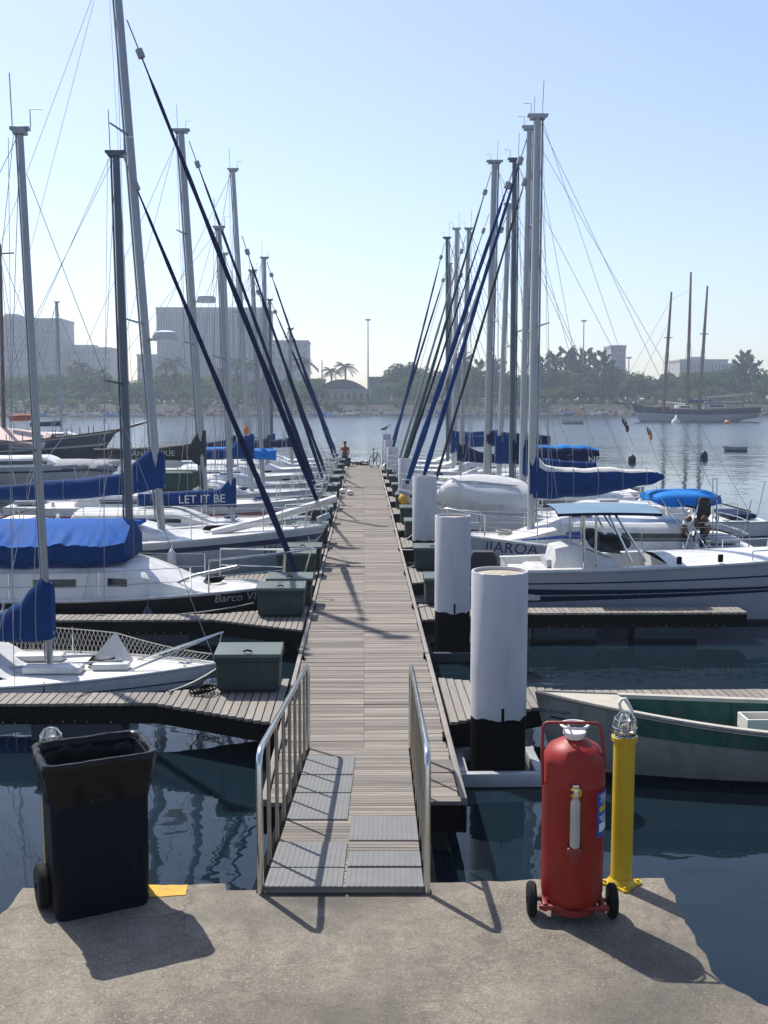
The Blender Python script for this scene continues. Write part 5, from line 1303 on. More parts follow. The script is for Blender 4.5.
# --- boats further off on the left ---------------------------------
h = Hull(18, 4.4, 2.15, 1.35, .9, tr=.6, smax=.42, n=2.0, stem=.14, dip=.30)
Y = 70.0; bx_ = bow(117, 432, Y)
r = thing('wooden_schooner', 'dark blue wooden sailing ship with pale awning and brown mast at the left edge', 'sailing ship', (bx_ - 9, Y, WZ))
h.hull([NAVYP, ANTIR, CREAM], [(.55, 0), (.62, 2), (.93, 0), (1, 2)], r); h.deck(BRONZE, r, zoff=-.25); h.toerail(BRONZE, r, .05, zo=.02)
def S(px, py, yo=0): p = atY(px, py, Y + yo); return Vector((p.x - bx_ + 9, p.y - Y, p.z - WZ))
MB().tube([S(108, 436), S(118, 430), S(150, 421)], [.12, .12, .06], 8).build('bowsprit', BRONZE, r)
a, b = S(4, 440), S(0, 244); mo = MB().tube([Vector((a.x, 0, 1.0)), a, b], [.16, .15, .09], 10).build('mast', BRONZE, r)
MB().tube([S(-8, 254), S(14, 253)], .05, 6).build('crosstree', BRONZE, mo)
aw0, aw1 = S(-20, 428), S(53, 437)
rings = [[aw0.lerp(aw1, u) + Vector((0, y_, z)) for y_, z in ((-1.9, -.75), (-1.9, -.45), (0, .25), (1.9, -.45), (1.9, -.75))] for u in [i / 10 for i in range(11)]]
aw = MB().loft(rings, closed=False).build('awning', CPINK, r, smooth=30); aw.modifiers.new('t', 'SOLIDIFY').thickness = .02
mb = MB()
for u in (0.02, .33, .66, .98):
    for y_ in (-1.85, 1.85): c = aw0.lerp(aw1, u); mb.tube([c + Vector((0, y_, -.6)), Vector((c.x, y_, 1.0))], .03, 5)
mb.build('awning_posts', BRONZE, r)
a, b = S(10, 418), S(37, 417); MB().tube([a, a.lerp(b, .5), b], [.22, .26, .2], 10).build('furled_sail', CRED, r)
MB().tube([S(0, 250), S(66, 424)], .02, 4).build('forestay', WIRE, r); MB().tube([S(1, 260), S(28, 430, -1)], .02, 4).tube([S(1, 260), S(14, 430, -1.5)], .02, 4).build('shroud', WIRE, r)
for i in range(12):
    t = .30 + .055 * i
    for sg in (1, -1): MB().tube([(h.x(t), sg * (h.hb(t) - .05), h.zs(t) - .1), (h.x(t), sg * (h.hb(t) - .05), h.zs(t) + .55)], .03, 5).build('rail_post', BRONZE, r)

h = Hull(8.2, 2.7, 1.2, 1.0, .4, tr=.85, n=1.5, stem=.2)
Y = 50.0; bx_ = bow(122, 470, Y)
r = thing('motor_launch', 'motor launch under a wavy grey canvas cover behind the blue boom cover on the left', 'motor launch', (bx_ - 4.1, Y, WZ))
h.hull([WHITE, ANTIF, NAVYP], [(.7, 0), (.8, 2), (1, 0)], r); h.deck(WHITE, r); h.toerail(GREYW, r)
P0 = atY(115, 467, Y); P1 = atY(44, 467, Y); lp = lambda p: Vector((p.x - bx_ + 4.1, 0, p.z - WZ))
loft_cover((lp(P0), lp(P1)), CGREY, r, [(0, .12, .25, .6), (.1, .34, .2, .9), (.5, .40, .2, 1.0), (.9, .36, .2, 1.0), (1, .2, .2, .8)], seed=4, name='canvas_cover', wob=.02)
c = Cabin(h, .25, .7, .5, .7, .3); cc = c.build(WHITE, r); c.window(.3, .6, .3, .75, cc, GLASSD)
h = Hull(9, 2.9, 1.1, .95, .5)
sailboat('sailboat with thin bare mast moored beyond the blue wooden ship', 1, 95.0, atY(112, 430, 95).x, h,
    dict(cabin=(.25, .70, .42, .64, .35), windows=[(.33, .56, .35, .7)], mast=(62, 426, 57, 302, 3.0), spreaders=[.3, .62], mastm=ALUW, stays=[(57, 310, None, None, None)], boom=(60, 424, 30, 425), cover=(CNAVY, [(0, .3, .2, .2), (1, .2, .15, .1)])))

# --- three-masted schooner across the water ------------------------
h = Hull(26.0, 6.0, 3.4, 3.0, 1.2, tr=.55, smax=.42, n=2.0, stem=.10, dip=.65, trz=.9)
Y = 215.0; bx_ = bow(632, 409, Y)
r = thing('moored_schooner', 'white hulled three masted schooner moored across the water on the right', 'schooner', (bx_ + 13, Y, WZ), math.pi)
h.hull([GREYW, ANTIR, NAVYP, BRONZE], [(.58, 0), (.92, 2), (1, 3)], r); h.deck(BRONZE, r, zoff=-.4)
def S(px, py, yo=0): p = atY(px, py, Y + yo); return Vector((bx_ + 13 - p.x, Y - p.y, p.z - WZ))
for (b_, bp, t_, tp, w_) in ((663, 412, 671.5, 292, .38), (687, 412, 691, 272, .38), (699, 412, 707.5, 286, .38)):
    a, b = S(b_, bp), S(t_, tp); a.y = b.y = 0
    mo = MB().tube([a, a.lerp(b, .6), b], [w_, w_ * .85, w_ * .5], 8).build('mast', BRONZE, r)
    if b_ != 687:
        q = a.lerp(b, .62); MB().tube([q + Vector((-.9, 0, 0)), q + Vector((.9, 0, .1))], .09, 6).tube([q + Vector((0, -1.2, .05)), q + Vector((0, 1.2, .05))], .08, 6).box(q + Vector((0, 0, .8)), (.5, .5, 1.2), bev=.1).build('crosstree', BRONZE, mo)
    for sg in (1, -1): MB().tube([a.lerp(b, .62), Vector((a.x - .8, sg * 2.8, 2.0))], .035, 4).tube([a.lerp(b, .62), Vector((a.x + .8, sg * 2.8, 2.0))], .035, 4).build('shroud', WIRE, r)
a = Vector((h.L / 2 - 2, 0, 3.3)); b = S(613, 402); b.y = 0
MB().tube([a, b], [.20, .10], 8).build('bowsprit', BRONZE, r)
MB().tube([b, S(671, 300)], .035, 4).tube([S(671, 300), S(690, 290)], .03, 4).tube([b.lerp(a, .5), S(670, 320)], .035, 4).build('forestay', WIRE, r)
for (x0, y0, x1, y1, m, hh) in ((688, 401, 722, 402, CBLUE, .35), (664, 403, 686, 404, CWHITE, .25), (702, 398, 757, 394, CGREY, .2)):
    p, q = S(x0, y0), S(x1, y1); p.y = q.y = 0; MB().tube([p, p.lerp(q, .5), q], [hh, hh * .9, hh * .5], 8).build('furled_sail', m, r)
for (x0, x1, z, hh, m) in ((676, 690, 2.9, .8, WHITE), (704, 724, 3.1, 1.1, WHITE), (655, 668, 2.8, .6, BRONZE)):
    p, q = S(x0, 412), S(x1, 412); o = MB().box(((p.x + q.x) / 2, 0, z), (abs(p.x - q.x), 3, hh), bev=.12).build('deckhouse', m, r)
    MB().box(((p.x + q.x) / 2, 1.52, z + .1), (abs(p.x - q.x) * .7, .04, hh * .4)).build('window', GLASSD, o)
p, q = S(702, 402), S(740, 402); MB().box(((p.x + q.x) / 2, 0, p.z), (abs(p.x - q.x), 4.2, .18), bev=.06).build('awning', CPINK, r)
mb = MB()
for x in (p.x, q.x):
    for y_ in (-1.9, 1.9): mb.tube([(x * .98 + q.x * .02, y_, 1.5), (x * .98 + q.x * .02, y_, p.z)], .06, 5)
mb.build('awning_posts', BRONZE, r)

# --- floats, buoys and loose gear ----------------------------------
def floatsp(name, label, px, py, r, m, Y=None, sc3=(1, 1, 1), cone=False):
    d = ray(px, py); Yw = Y or d.y * (WZ - 3.5) / d.z; p = atY(px, py, Yw)
    t = thing(name, label, 'buoy', (p.x, Yw, WZ))
    if cone: MB().lathe([(r * .6, -.1), (r, 0), (r, r * .5), (r * .35, r * 1.1), (r * .12, r * 1.8), (.001, r * 1.85)], 18).build('body', m, t, smooth=50)
    else: MB().sphere((0, 0, r * .45 * sc3[2]), r, 16, 10, sc3=sc3).build('body', m, t, smooth=60)
    MB().tube([(.12 * r * math.cos(a), 0, (r * 1.85 if cone else r * 1.45 * sc3[2]) + .12 * r * math.sin(a)) for a in [2 * math.pi * i / 10 for i in range(11)]], .03 * r + .01, 5).build('ring', STEEL, t)
floatsp('mooring_buoy', 'white cone shaped mooring buoy floating in front of the schooner', 676, 423, .85, WHITE, cone=True)
floatsp('mooring_buoy', 'small orange mooring buoy near the schooner stern', 727, 424, .5, ORANGE)
floatsp('mooring_buoy', 'dark round mooring buoy on open water right of the boat masts', 704, 459, .32, BLACKH, sc3=(.85, .85, 1.25))
floatsp('mooring_buoy', 'dark mooring buoy close above the navy boom cover on the right', 632, 462, .30, BLACKH, sc3=(.9, .9, 1.15))
for (px, py, L_, lb) in ((735, 451, 1.9, 'small grey open dinghy floating alone on the right'), (572, 424, 4.2, 'low grey float moored left of the schooner')):
    hh = Hull(L_, L_ * .42, .42 * L_ / 2, .38 * L_ / 2, .1, tr=.8, dip=.03); d = ray(px, py); Yw = d.y * (WZ - 3.5) / d.z
    t = thing('dinghy', lb, 'dinghy', (atY(px, py, Yw).x, Yw, WZ), R(160)); hh.hull([CGREY if L_ < 3 else GREYW, ANTIF, NAVYP], [(1, 0)], t); hh.openhull([GREENP, CGREY, GREYW], t, .04, .9, .08)
    MB().box((-.1 * L_, 0, .25), (.2, L_ * .36, .04)).build('thwart', BRONZE, t)
# danbuoys with flags standing on the stern of a right-hand boat
for (px, py, tx, ty, fl, lb) in ((661, 470, 647, 424, ORANGE, 'slim pole with orange float and dark flag leaning above the navy boom cover'), (641, 466, 622, 414, CBLACK, 'slim leaning pole with a black flag above the navy boom cover')):
    a = atY(px, py, 30.5); b = atY(tx, ty, 30.5); t = thing('flag_pole', lb, 'flag pole', a); b = b - a
    MB().tube([Vector((0, 0, -.9)), Vector((0, 0, 0)), b], .014, 6).build('pole', STEEL, t)
    MB().sphere(b * .72, .05, 10, 6, sc3=(1, 1, 2.2)).build('float', fl, t)
    f_ = MB().loft([[b * (.99 - .02 * k) + Vector((.025 * k, .01 * math.sin(k * 1.7), -.03 * k + v * .11)) for v in (0, -1, -1.9)] for k in range(5)], closed=False).build('flag', CBLACK, t); f_.modifiers.new('t', 'SOLIDIFY').thickness = .006
# floats and fenders at the dock edges
for (px, py, z, r_, m, lb) in ((343, 494, 0, .11, CAPW, 'left one of two white fenders lying on the boardwalk'), (350.5, 495.5, 0, .11, CAPW, 'right one of two white fenders lying on the boardwalk'),
                            (404.5, 505, .15, .20, YELP, 'yellowish round float hanging beside the third white pile'), (386, 471, .1, .20, CAPW, 'white round float at the right boardwalk edge near the far end')):
    p = atZ(px, py, z); t = thing('fender', lb, 'fender', (p.x, p.y, z), R(20))
    MB().sphere((0, 0, r_), r_, 16, 10, sc3=(1.35 if z == 0 else 1, 1, 1)).build('body', m, t, smooth=60)
    MB().tube([(0, 0, r_ * 2), (.03, 0, r_ * 2.2), (0, .0, r_ * 2.35)], .012, 5).build('lug', RUBBER, t)
# mooring lines
RP = [((-2.05, 14.3, -.18), (-2.35, 12.4, .03), .03, 'mooring rope from the low white day sailer to the nearest left finger pier'),
      ((-1.3, 18.6, .10), (-.86, 16.6, .02), .10, 'mooring rope from the black sailboat to the boardwalk edge'),
      ((-1.9, 17.9, .05), (-4.4, 17.1, .02), .10, 'slack rope from the black sailboat along its finger pier'),
      ((-1.2, 22.6, .6), (-.86, 21.6, .02), .10, 'mooring rope from the pale grey sloop bow to the boardwalk'),
      ((-1.5, 27.0, .4), (-.86, 26.0, .02), .10, 'mooring rope from the LET IT BE sloop to the boardwalk'),
      ((1.9, 11.0, .32), (2.3, 12.2, .03), .05, 'mooring rope from the fishing boat bow to the nearest right finger pier'),
      ((2.5, 19.2, .4), (.86, 17.6, .02), .12, 'mooring rope from the speedboat stern to the boardwalk'),
      ((1.95, 22.8, .5), (.86, 21.8, .02), .10, 'mooring rope from the blue striped sloop bow to the boardwalk'),
      ((1.8, 26.9, .7), (.86, 25.8, .02), .12, 'mooring rope from the dinghy carrying sloop to the boardwalk'),
      ((-1.4, 31.4, .5), (-.86, 30.2, .02), .1, 'mooring rope from the ANGELIQUE sloop to the boardwalk')]
for side_, Ys, who in ((-1, (23, 27.3, 31.6, 36, 40.2, 44.5, 48.8), ('pale grey striped sloop', 'LET IT BE sloop', 'ANGELIQUE sloop', 'sixth left sailboat', 'seventh left sailboat', 'eighth left sailboat', 'ninth left sailboat')),
                       (1, (22.95, 27.1, 31.0, 35.0, 39.2, 43.5, 47.7), ('blue striped sloop', 'dinghy carrying sloop', 'sloop with boom tent lettered NE', 'sloop with pale raked mast', 'sloop with green furled jib', 'sailboat with grey furled jib', 'sailboat with two stacked covers'))):
    for Yb, wn in zip(Ys, who): RP.append(((side_ * 1.75, Yb + .35, .45), (side_ * .86, Yb + 1.7, .03), .10, 'far side bow rope of the %s' % wn))
for a, b, s_, lb in RP:
    o = MB().tube(rope_pts(a, b, s_), .012, 6).build('mooring_rope', ROPE, smooth=60); c = Vector(a); 
    for v in o.data.vertices: v.co -= c
    o.location = c; tag(o, lb, 'rope')
p = atZ(198, 692, .02)
o = MB()
for k in range(4): o.tube([(.10 * math.cos(a) + .04 * k, .13 * math.sin(a), .015 + .012 * k) for a in [2 * math.pi * i / 16 for i in range(17)]], .012, 6)
o = o.build('rope_coil', FASCIA, smooth=60); o.location = p; tag(o, 'dark rope coil on the nearest left finger pier by the dock box', 'rope')
# ------------------------------------------------------------------ far shore
LANDZ = 3.0
def shore_y(x): return 303 + .03 * x + 5 * math.sin(x * .021) + 3 * noise.noise(Vector((x * .03, 0, 0)))
EARTH = M('dry_earth', (0.13, 0.11, 0.085), .95, var=.35, vscale=.3)
GRASSY = M('far_grass', (0.026, 0.026, 0.02), .95, var=.4, vscale=.2)
ROCK = M('shore_rocks', (0.10, 0.088, 0.082), .95, var=.5, vscale=.6, island=.5)
WALLM = M('sea_wall_stone', (0.12, 0.115, 0.11), .95, var=.35, vscale=.5)
rows = [[], [], [], [], []]
for i in range(65):
    x = -640 + 20 * i; y = shore_y(x)
    for k, (dy, z) in enumerate(((-2, WZ - 1), (3, .4), (7, LANDZ - .4), (14, LANDZ), (240, LANDZ + 2))): rows[k].append(Vector((x, y + dy, z)))
mb = MB(); mb.loft(rows, closed=False); tag(mb.build('far_shore_ground', GRASSY, smooth=0), kind='structure')
# rip-rap along the waterline
mb = MB(); random.seed(5)
for i in range(1500):
    x = random.uniform(-190, 190); y = shore_y(x) + random.uniform(-2.0, 5); s = random.uniform(.3, .9) * (1.5 if random.random() < .1 else 1)
    z = WZ + max(0, (y - shore_y(x) + 2) * .28)
    o = len(mb.v); n_ = 6
    vs = [Vector((random.uniform(.6, 1) * s * math.cos(a), random.uniform(.6, 1) * s * math.sin(a), random.uniform(-.3, .3) * s)) for a in [2 * math.pi * k / n_ for k in range(n_)]] + [Vector((0, 0, s * .7)), Vector((0, 0, -s * .5))]
    mb.add([v + Vector((x, y, z)) for v in vs], [[k, (k + 1) % n_, n_] for k in range(n_)] + [[(k + 1) % n_, k, n_ + 1] for k in range(n_)])
tag(mb.build('shore_rocks', ROCK, smooth=0, merge=0), 'grey boulders strewn along the far waterline', 'rocks', kind='stuff')
# bushes on the bank
def clump_mesh(mb, c, r, n, leaf, mi=0, flat=1.0):
    for _ in range(n):
        d = Vector((random.gauss(0, 1), random.gauss(0, 1), random.gauss(0, 1))).normalized() * (random.random() ** .35)
        p = c + Vector((d.x * r, d.y * r, d.z * r * flat)); u = Vector((random.uniform(-1, 1), random.uniform(-1, 1), random.uniform(-.6, .6))).normalized(); w = u.cross(Vector((random.uniform(-1, 1), random.uniform(-1, 1), random.uniform(-1, 1)))).normalized()
        l = leaf * random.uniform(.6, 1.3)
        mb.add([p - u * l, p + w * l * .55, p + u * l, p - w * l * .55], [[0, 1, 2, 3]], mi)
mb = MB()
for i in range(420):
    x = random.uniform(-190, 190); y = shore_y(x) + random.uniform(6, 16)
    clump_mesh(mb, Vector((x, y, LANDZ - .2 + random.uniform(0, .9))), random.uniform(.8, 2.0), 36, .5, random.choice([0, 0, 1, 2]), .8)
tag(mb.build('shore_bushes', LEAF[:3], smooth=0, merge=0), 'low green scrub along the top of the far bank', 'bushes', kind='stuff')
# --- trees: a few kinds, then copies ---
def broad_tree(seed, H, W, leaf):
    random.seed(seed); t = thing('tree', 'x', 'tree', (0, 0, -200)); trunk = MB(); crown = MB()
    trunk.tube([(0, 0, -.3), (.1, .05, H * .25), (.2, -.1, H * .5), (.1, 0, H * .75)], [.35, .28, .2, .08], 7)
    for k in range(11):
        a = random.uniform(0, 6.28); rr_ = random.uniform(.25, .95) * W * .5; z = random.uniform(.34, .92) * H; rr_ *= 1 - max(0, (z / H - .6)) * 1.3
        c = Vector((rr_ * math.cos(a), rr_ * math.sin(a), z)); trunk.tube([(.1, 0, z * .6), c], [.12, .04], 5)
        clump_mesh(crown, c, random.uniform(.16, .27) * W, 105, .48, 0, .75)
    clump_mesh(crown, Vector((0, 0, H * .6)), W * .33, 160, .5, 0, .8)
    trunk.build('trunk', BARK, t, smooth=60); crown.build('crown', leaf, t, smooth=0, merge=0); return t
def wispy_tree(seed, H, leaf):
    random.seed(seed); t = thing('tree', 'x', 'tree', (0, 0, -200)); trunk = MB(); crown = MB()
    trunk.tube([(0, 0, -.3), (.1, .1, H * .5), (0, .15, H * .97)], [.3, .18, .04], 7)
    for k in range(30):
        z = H * random.uniform(.22, .96); a = random.uniform(0, 6.28); ln = (H - z) * .30 + random.uniform(.7, 1.6); up = random.uniform(.5, 1.3)
        e = Vector((ln * math.cos(a), ln * math.sin(a), z + ln * up)); b = Vector((.05, .1, z)); trunk.tube([b, e], [.06, .02], 4)
        for q in range(6):
            clump_mesh(crown, b.lerp(e, .35 + .13 * q), .30 + .25 * random.random(), 11, .34, 0, 1.3)
    trunk.build('trunk', BARK, t, smooth=60); crown.build('crown', leaf, t, smooth=0, merge=0); return t
def palm_tree(seed, H):
    random.seed(seed); t = thing('palm_tree', 'x', 'palm tree', (0, 0, -200))
    MB().tube([(0, 0, -.3), (.15, 0, H * .4), (.1, .1, H * .8), (0, 0, H)], [.30, .24, .22, .26], 8).build('trunk', BARK, t, smooth=60)
    cr = MB()
    for k in range(20):
        a = 2 * math.pi * k / 20 + random.uniform(-.15, .15); el = random.uniform(-.1, 1.1); ln = random.uniform(2.6, 3.5); pts_ = []
        for q in range(9):
            u = q / 8; pts_.append(Vector((math.cos(a) * ln * u * math.cos(el * (1 - u * .3)), math.sin(a) * ln * u * math.cos(el * (1 - u * .3)), H + ln * math.sin(el) * u - 2.3 * u * u * (1.1 - .3 * el))))
        sd = Vector((-math.sin(a), math.cos(a), 0))
        for q in range(8):
            p, r_ = pts_[q], pts_[q + 1]; wd = .62 * math.sin(math.pi * (.12 + .8 * (q / 8)))
            for sg in (1, -1):
                for z in (0, .5): 
                    m_ = p.lerp(r_, z); cr.add([m_, m_.lerp(r_, .42) , m_.lerp(r_, .42) + sd * sg * wd + Vector((0, 0, -.28)), m_ + sd * sg * wd * .9 + Vector((0, 0, -.34))], [[0, 1, 2, 3]])
    cr.build('crown', LEAF[4], t, smooth=0, merge=0); return t
protos = {'dark': broad_tree(1, 11, 11, LEAF[0]), 'mid': broad_tree(2, 9, 10, LEAF[1]), 'olive': broad_tree(3, 10, 12, LEAF[2]), 'low': broad_tree(4, 7, 11, LEAF[0]), 'wispy': wispy_tree(5, 14, LEAF[3]), 'palm': palm_tree(6, 10)}
LB = {'dark': ('dark green broad crowned tree in the far tree line', 'dark broad trees of the far tree line'), 'mid': ('fresh green broad tree in the far tree line', 'green trees of the far tree line'),
      'olive': ('olive green spreading tree in the far tree line', 'olive trees of the far tree line'), 'low': ('low dark bushy tree at the foot of the far tree line', 'low bushy trees on the far shore'),
      'wispy': ('tall feathery casuarina standing above the far tree line', 'feathery casuarinas on the far shore'), 'palm': ('royal palm with drooping fronds on the far shore', 'palms on the far shore')}
used = set()
def plant(kind, px, py_top, Yd, wf=1.0):
    """place a tree under picture column px at distance Yd past the shore line; its height reaches row py_top"""
    p = atY(px, py_top, 300 + Yd); y = shore_y(p.x) + Yd; p = atY(px, py_top, y); o = protos[kind]; h0 = {'dark': 11.2, 'mid': 9.2, 'olive': 10.2, 'low': 7.3, 'wispy': 14.6, 'palm': 11.0}[kind]
    s = max(.35, (p.z - LANDZ) / h0); loc = (p.x, y, LANDZ - .1); rz = random.uniform(0, 6.28); sc_ = (s * wf, s * wf, s)
    if kind not in used:
        used.add(kind); o.location = loc; o.rotation_euler = (0, 0, rz); o.scale = sc_; o['label'] = LB[kind][0]; o['group'] = LB[kind][1]
    else: dup(o, loc, rz, scale=sc_)
random.seed(21)
# left bank
x = -8
while x < 318:
    top = 376 + 7 * noise.noise(Vector((x * .03, 1.7, 0))); plant(random.choice(['dark', 'mid', 'low', 'olive']), x, top, random.uniform(22, 40), random.uniform(.9, 1.2)); x += random.uniform(8, 14)
x = -5
while x < 312:
    plant(random.choice(['mid', 'low', 'dark']), x, random.uniform(384, 393), random.uniform(13, 22), random.uniform(1.1, 1.4)); x += random.uniform(10, 17)
for px, pt in ((73, 366), (81, 361), (88, 368), (100, 368), (166, 360), (175, 357), (237, 357), (247, 360), (222, 367), (304, 357), (331, 367), (345, 362)):
    plant('palm', px, pt, random.uniform(26, 46) if px < 320 else 62, 1.15)
# right bank
x = 392
while x < 775:
    top = 372 + 9 * noise.noise(Vector((x * .025, 8.7, 0))); plant(random.choice(['dark', 'mid', 'olive', 'low', 'dark']), x, top, random.uniform(22, 42), random.uniform(.9, 1.2)); x += random.uniform(8, 14)
x = 415
while x < 775:
    plant(random.choice(['mid', 'olive', 'low', 'dark']), x, random.uniform(383, 393), random.uniform(13, 22), random.uniform(1.1, 1.4)); x += random.uniform(9, 16)
for px, pt in ((399, 364), (409, 363), (416, 367)): plant('dark', px, pt, 40, .8)
for px, pt in ((466, 356), (478, 361), (498, 358), (545, 356), (556, 353), (566, 349), (573, 352), (586, 350), (594, 354), (602, 352), (612, 362), (745, 352), (751, 356), (740, 362)): plant('wispy', px, pt, random.uniform(20, 44), 1.25)
# --- buildings ---
BW = M('building_concrete', (0.32, 0.31, 0.32), .9, var=.1, vscale=.05)
BWIN = M('far_window', (0.17, 0.18, 0.20), .5, var=.1)
BL = M('building_pale', (0.42, 0.40, 0.38), .9, var=.1, vscale=.05)
BT = M('hall_roof', (0.075, 0.055, 0.065), .8, var=.2, vscale=.3)
BTAN = M('tan_roof', (0.36, 0.27, 0.22), .9, var=.15, vscale=.2)
BGR = M('green_wall', (0.10, 0.17, 0.13), .9, var=.15, vscale=.2)
BRIB = M('building_fin', (0.38, 0.37, 0.38), .9, var=.05)
def building(label, px0, px1, pytop, Yd, depth, m, floors=8, cols=10, fins=False, name='building', extra=None):
    a = atY(px0, pytop, Yd); b = atY(px1, pytop, Yd); W = b.x - a.x; H = a.z - LANDZ - 1
    t = thing(name, label, 'building', ((a.x + b.x) / 2, Yd, LANDZ))
    MB().box((0, depth / 2, (H + 1) / 2 - .5), (W, depth, H + 2)).build('wall', m, t, smooth=0)
    MB().box((0, depth / 2, H + 1 + .4), (W + .5, depth + .5, .8)).build('roof', m, t, smooth=0)
    cw = W / cols; fh = H / floors
    mb = MB()
    if fins:
        for i in range(cols * 2): mb.box((-W / 2 + (i + .5) * cw / 2, -.35, H * .52), (cw * .17, .7, H * .94))
        mb.build('sun_fins', BRIB, t, smooth=0); mb = MB()
        mb.box((0, -.08, H * .52), (W * .99, .16, H * .93)); mb.build('window_wall', BWIN, t, smooth=0)
    else:
        k = 0
        for j in range(floors):
            for i in range(cols):
                if k >= 96: break
                MB().box((-W / 2 + (i + .5) * cw, -.03, (j + .55) * fh + .8), (cw * .55, .16, fh * .5)).build('window', BWIN, t, smooth=0); k += 1
        for j in range(floors): mb.box((0, -.12, (j + .12) * fh + .8), (W, .3, .25))
        mb.build('floor_ledges', m, t, smooth=0)
    if extra: extra(t, W, H)
    return t
def plantroom(xf, w, h_):
    def f(t, W, H): MB().box((W * xf, 6, H + h_ / 2 + 1), (W * w, 7, h_)).build('rooftop_room', BL, t, smooth=0)
    return f
building('pale slab block at the left edge with a stepped end', -22, 29, 318, 455, 22, BW, 11, 8, name='apartment_block', extra=plantroom(.1, .25, 2))
building('slightly lower block adjoining the slab at the left edge', 29, 60, 320, 462, 22, BW, 11, 6, name='apartment_block')
building('low wide grey block left of the dark mast', 62, 110, 349, 470, 22, BL, 7, 10, extra=plantroom(-.1, .5, 2))
building('huge ribbed concrete slab building behind the left masts', 156, 268, 309, 480, 26, BW, 12, 22, fins=True, name='hospital_block')
building('low annex at the left foot of the ribbed slab building', 137, 157, 356, 474, 18, BL, 5, 5)
building('square grey tower right of the ribbed slab building', 270, 308, 342, 470, 20, BW, 8, 6)
building('slender grey tower above the right hand tree line', 611, 626, 347, 480, 14, BW, 9, 4, name='tower')
building('long low block with flat roof beyond the schooner masts', 680, 728, 361, 470, 18, BL, 3, 14, extra=plantroom(-.1, .3, 2))
building('low flat annex beside the long low block beyond the schooner', 728, 748, 365, 472, 18, BL, 3, 6)
building('low tan shed between the trees and the hall with the arched roof', 306, 324, 381, 352, 14, BTAN, 2, 4, name='shed')
building('low green walled shed right of the hall with the arched roof', 368, 392, 379, 372, 14, BGR, 2, 6, name='shed')
building('pale low villa behind the far bank under the trees', 392, 440, 391, 335, 10, BL, 2, 10, name='villa')
# hall with arched roof
a = atY(313, 390, 325); b = atY(371, 390, 325); W = b.x - a.x; Hh = a.z - LANDZ
t = thing('domed_hall', 'waterfront hall with dark arched roof and pale colonnade', 'hall', ((a.x + b.x) / 2, 325, LANDZ))
MB().box((0, 6, Hh / 2 - .5), (W, 12, Hh + 1)).build('wall', BL, t, smooth=0)
mb = MB(); ol = [(-W * .44 + W * .88 * i / 20, Hh + .15 + 3.1 * (1 - ((i - 10) / 10) ** 2)) for i in range(21)]
mb.loft([[Vector((x, y_, z)) for x, z in ol] + [Vector((W * .46, y_, Hh)), Vector((-W * .46, y_, Hh))] for y_ in (-1.2, 13)]); mb.build('roof', BT, t, smooth=20)
for i in range(9): MB().box((-W / 2 + (i + .5) * W / 9, -.03, Hh * .52), (W / 9 * .5, .14, Hh * .45)).build('window', GLASSD, t, smooth=0)
for i in range(10): MB().tube([(-W / 2 + i * W / 9, -.9, -.4), (-W / 2 + i * W / 9, -.9, Hh)], .16, 8).build('column', BL, t)
MB().box((0, -.6, Hh + .0), (W * 1.02, 1.4, .3)).build('cornice', BL, t, smooth=0)
# sea wall in front of it
MB_ = MB(); rr_ = []
for i in range(41):
    x = -16 + 40 * i / 40 - 6; yy = shore_y(x) + 8; rr_.append([Vector((x, yy, -.2)), Vector((x, yy, LANDZ + .5)), Vector((x, yy + .5, LANDZ + .5)), Vector((x, yy + .5, -.2))])
tag(MB_.loft(rr_).build('sea_wall', WALLM, smooth=0), 'low stone sea wall in front of the hall with the arched roof', 'wall')
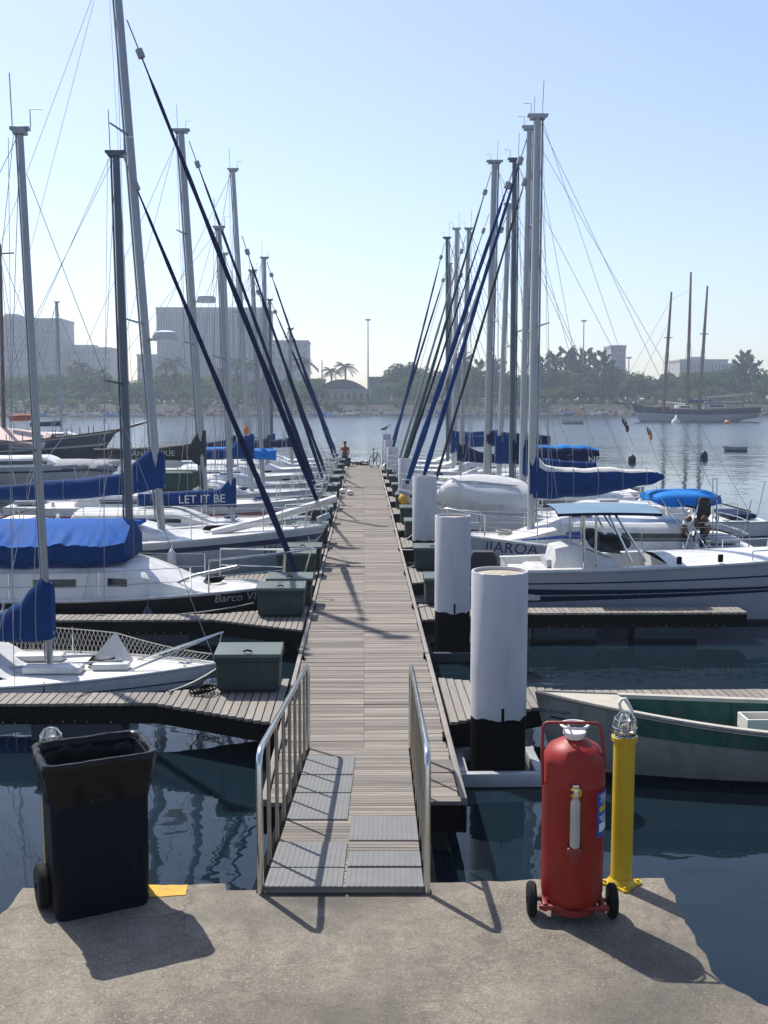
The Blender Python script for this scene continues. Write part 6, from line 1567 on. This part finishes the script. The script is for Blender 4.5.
# high mast lamps
for px, pt, lb in ((368, 319, 'tall slim floodlight mast standing behind the hall with the arched roof'), (584, 320, 'tall slim floodlight mast above the right hand trees'), (629, 357, 'short floodlight mast at the slender grey tower'), (322, 360, 'thin bare pole left of the arched hall')):
    Yd = 345; p = atY(px, pt, Yd); H = p.z - LANDZ; t = thing('floodlight_mast', lb, 'lamp mast', (p.x, Yd, LANDZ))
    MB().tube([(0, 0, -.3), (0, 0, H)], [.30, .15], 10).build('pole', BL, t)
    if px != 322:
        MB().lathe([(.25, H - .5), (.95, H - .45), (.95, H - .05), (.3, H + .05)], 14).build('lamp_ring', BL, t)
# small boats drawn up along the shore
random.seed(9); hh = Hull(4.2, 1.6, .85, .7, .1, tr=.8, dip=.05); first = None; cols_ = []
for m, nm in ((WHITE, 'white'), (ORANGE, 'orange'), (CLIGHT, 'light blue'), (CREAM, 'cream')):
    t = thing('small_boat', 'small %s boat drawn up on the far waterline' % nm, 'small boat', (0, 0, -200), 0, '%s boats drawn up on the far waterline' % nm); hh.hull([m, m, m], [(1, 0)], t, n=10); hh.openhull([m, CREAM, m], t, .05, .8, .25); cols_.append(t)
seen = set()
for px in [6, 18, 33, 40, 52, 66, 78, 92, 99, 110, 128, 141, 226, 256, 322, 331, 349, 353, 371, 389, 400, 422, 440, 455, 470, 545, 558, 566, 575, 588, 597, 604]:
    o = random.choice([cols_[0]] * 4 + cols_); p = atY(px, 415, 300); y = shore_y(p.x) + random.uniform(-3, .5); p = atY(px, 415, y); rz = random.uniform(-.6, .6) + random.choice([0, math.pi])
    loc = (p.x, y, WZ + .1 + max(0, (y - shore_y(p.x) + 2) * .2))
    if o.name not in seen: seen.add(o.name); o.location = loc; o.rotation_euler = (0, 0, rz)
    else: dup(o, loc, rz)
for o in cols_:
    if o.name not in seen:
        for k in kids(o): bpy.data.objects.remove(k)
        bpy.data.objects.remove(o)
for k_, o in protos.items():
    if k_ not in used:
        for k in kids(o): bpy.data.objects.remove(k)
        bpy.data.objects.remove(o)
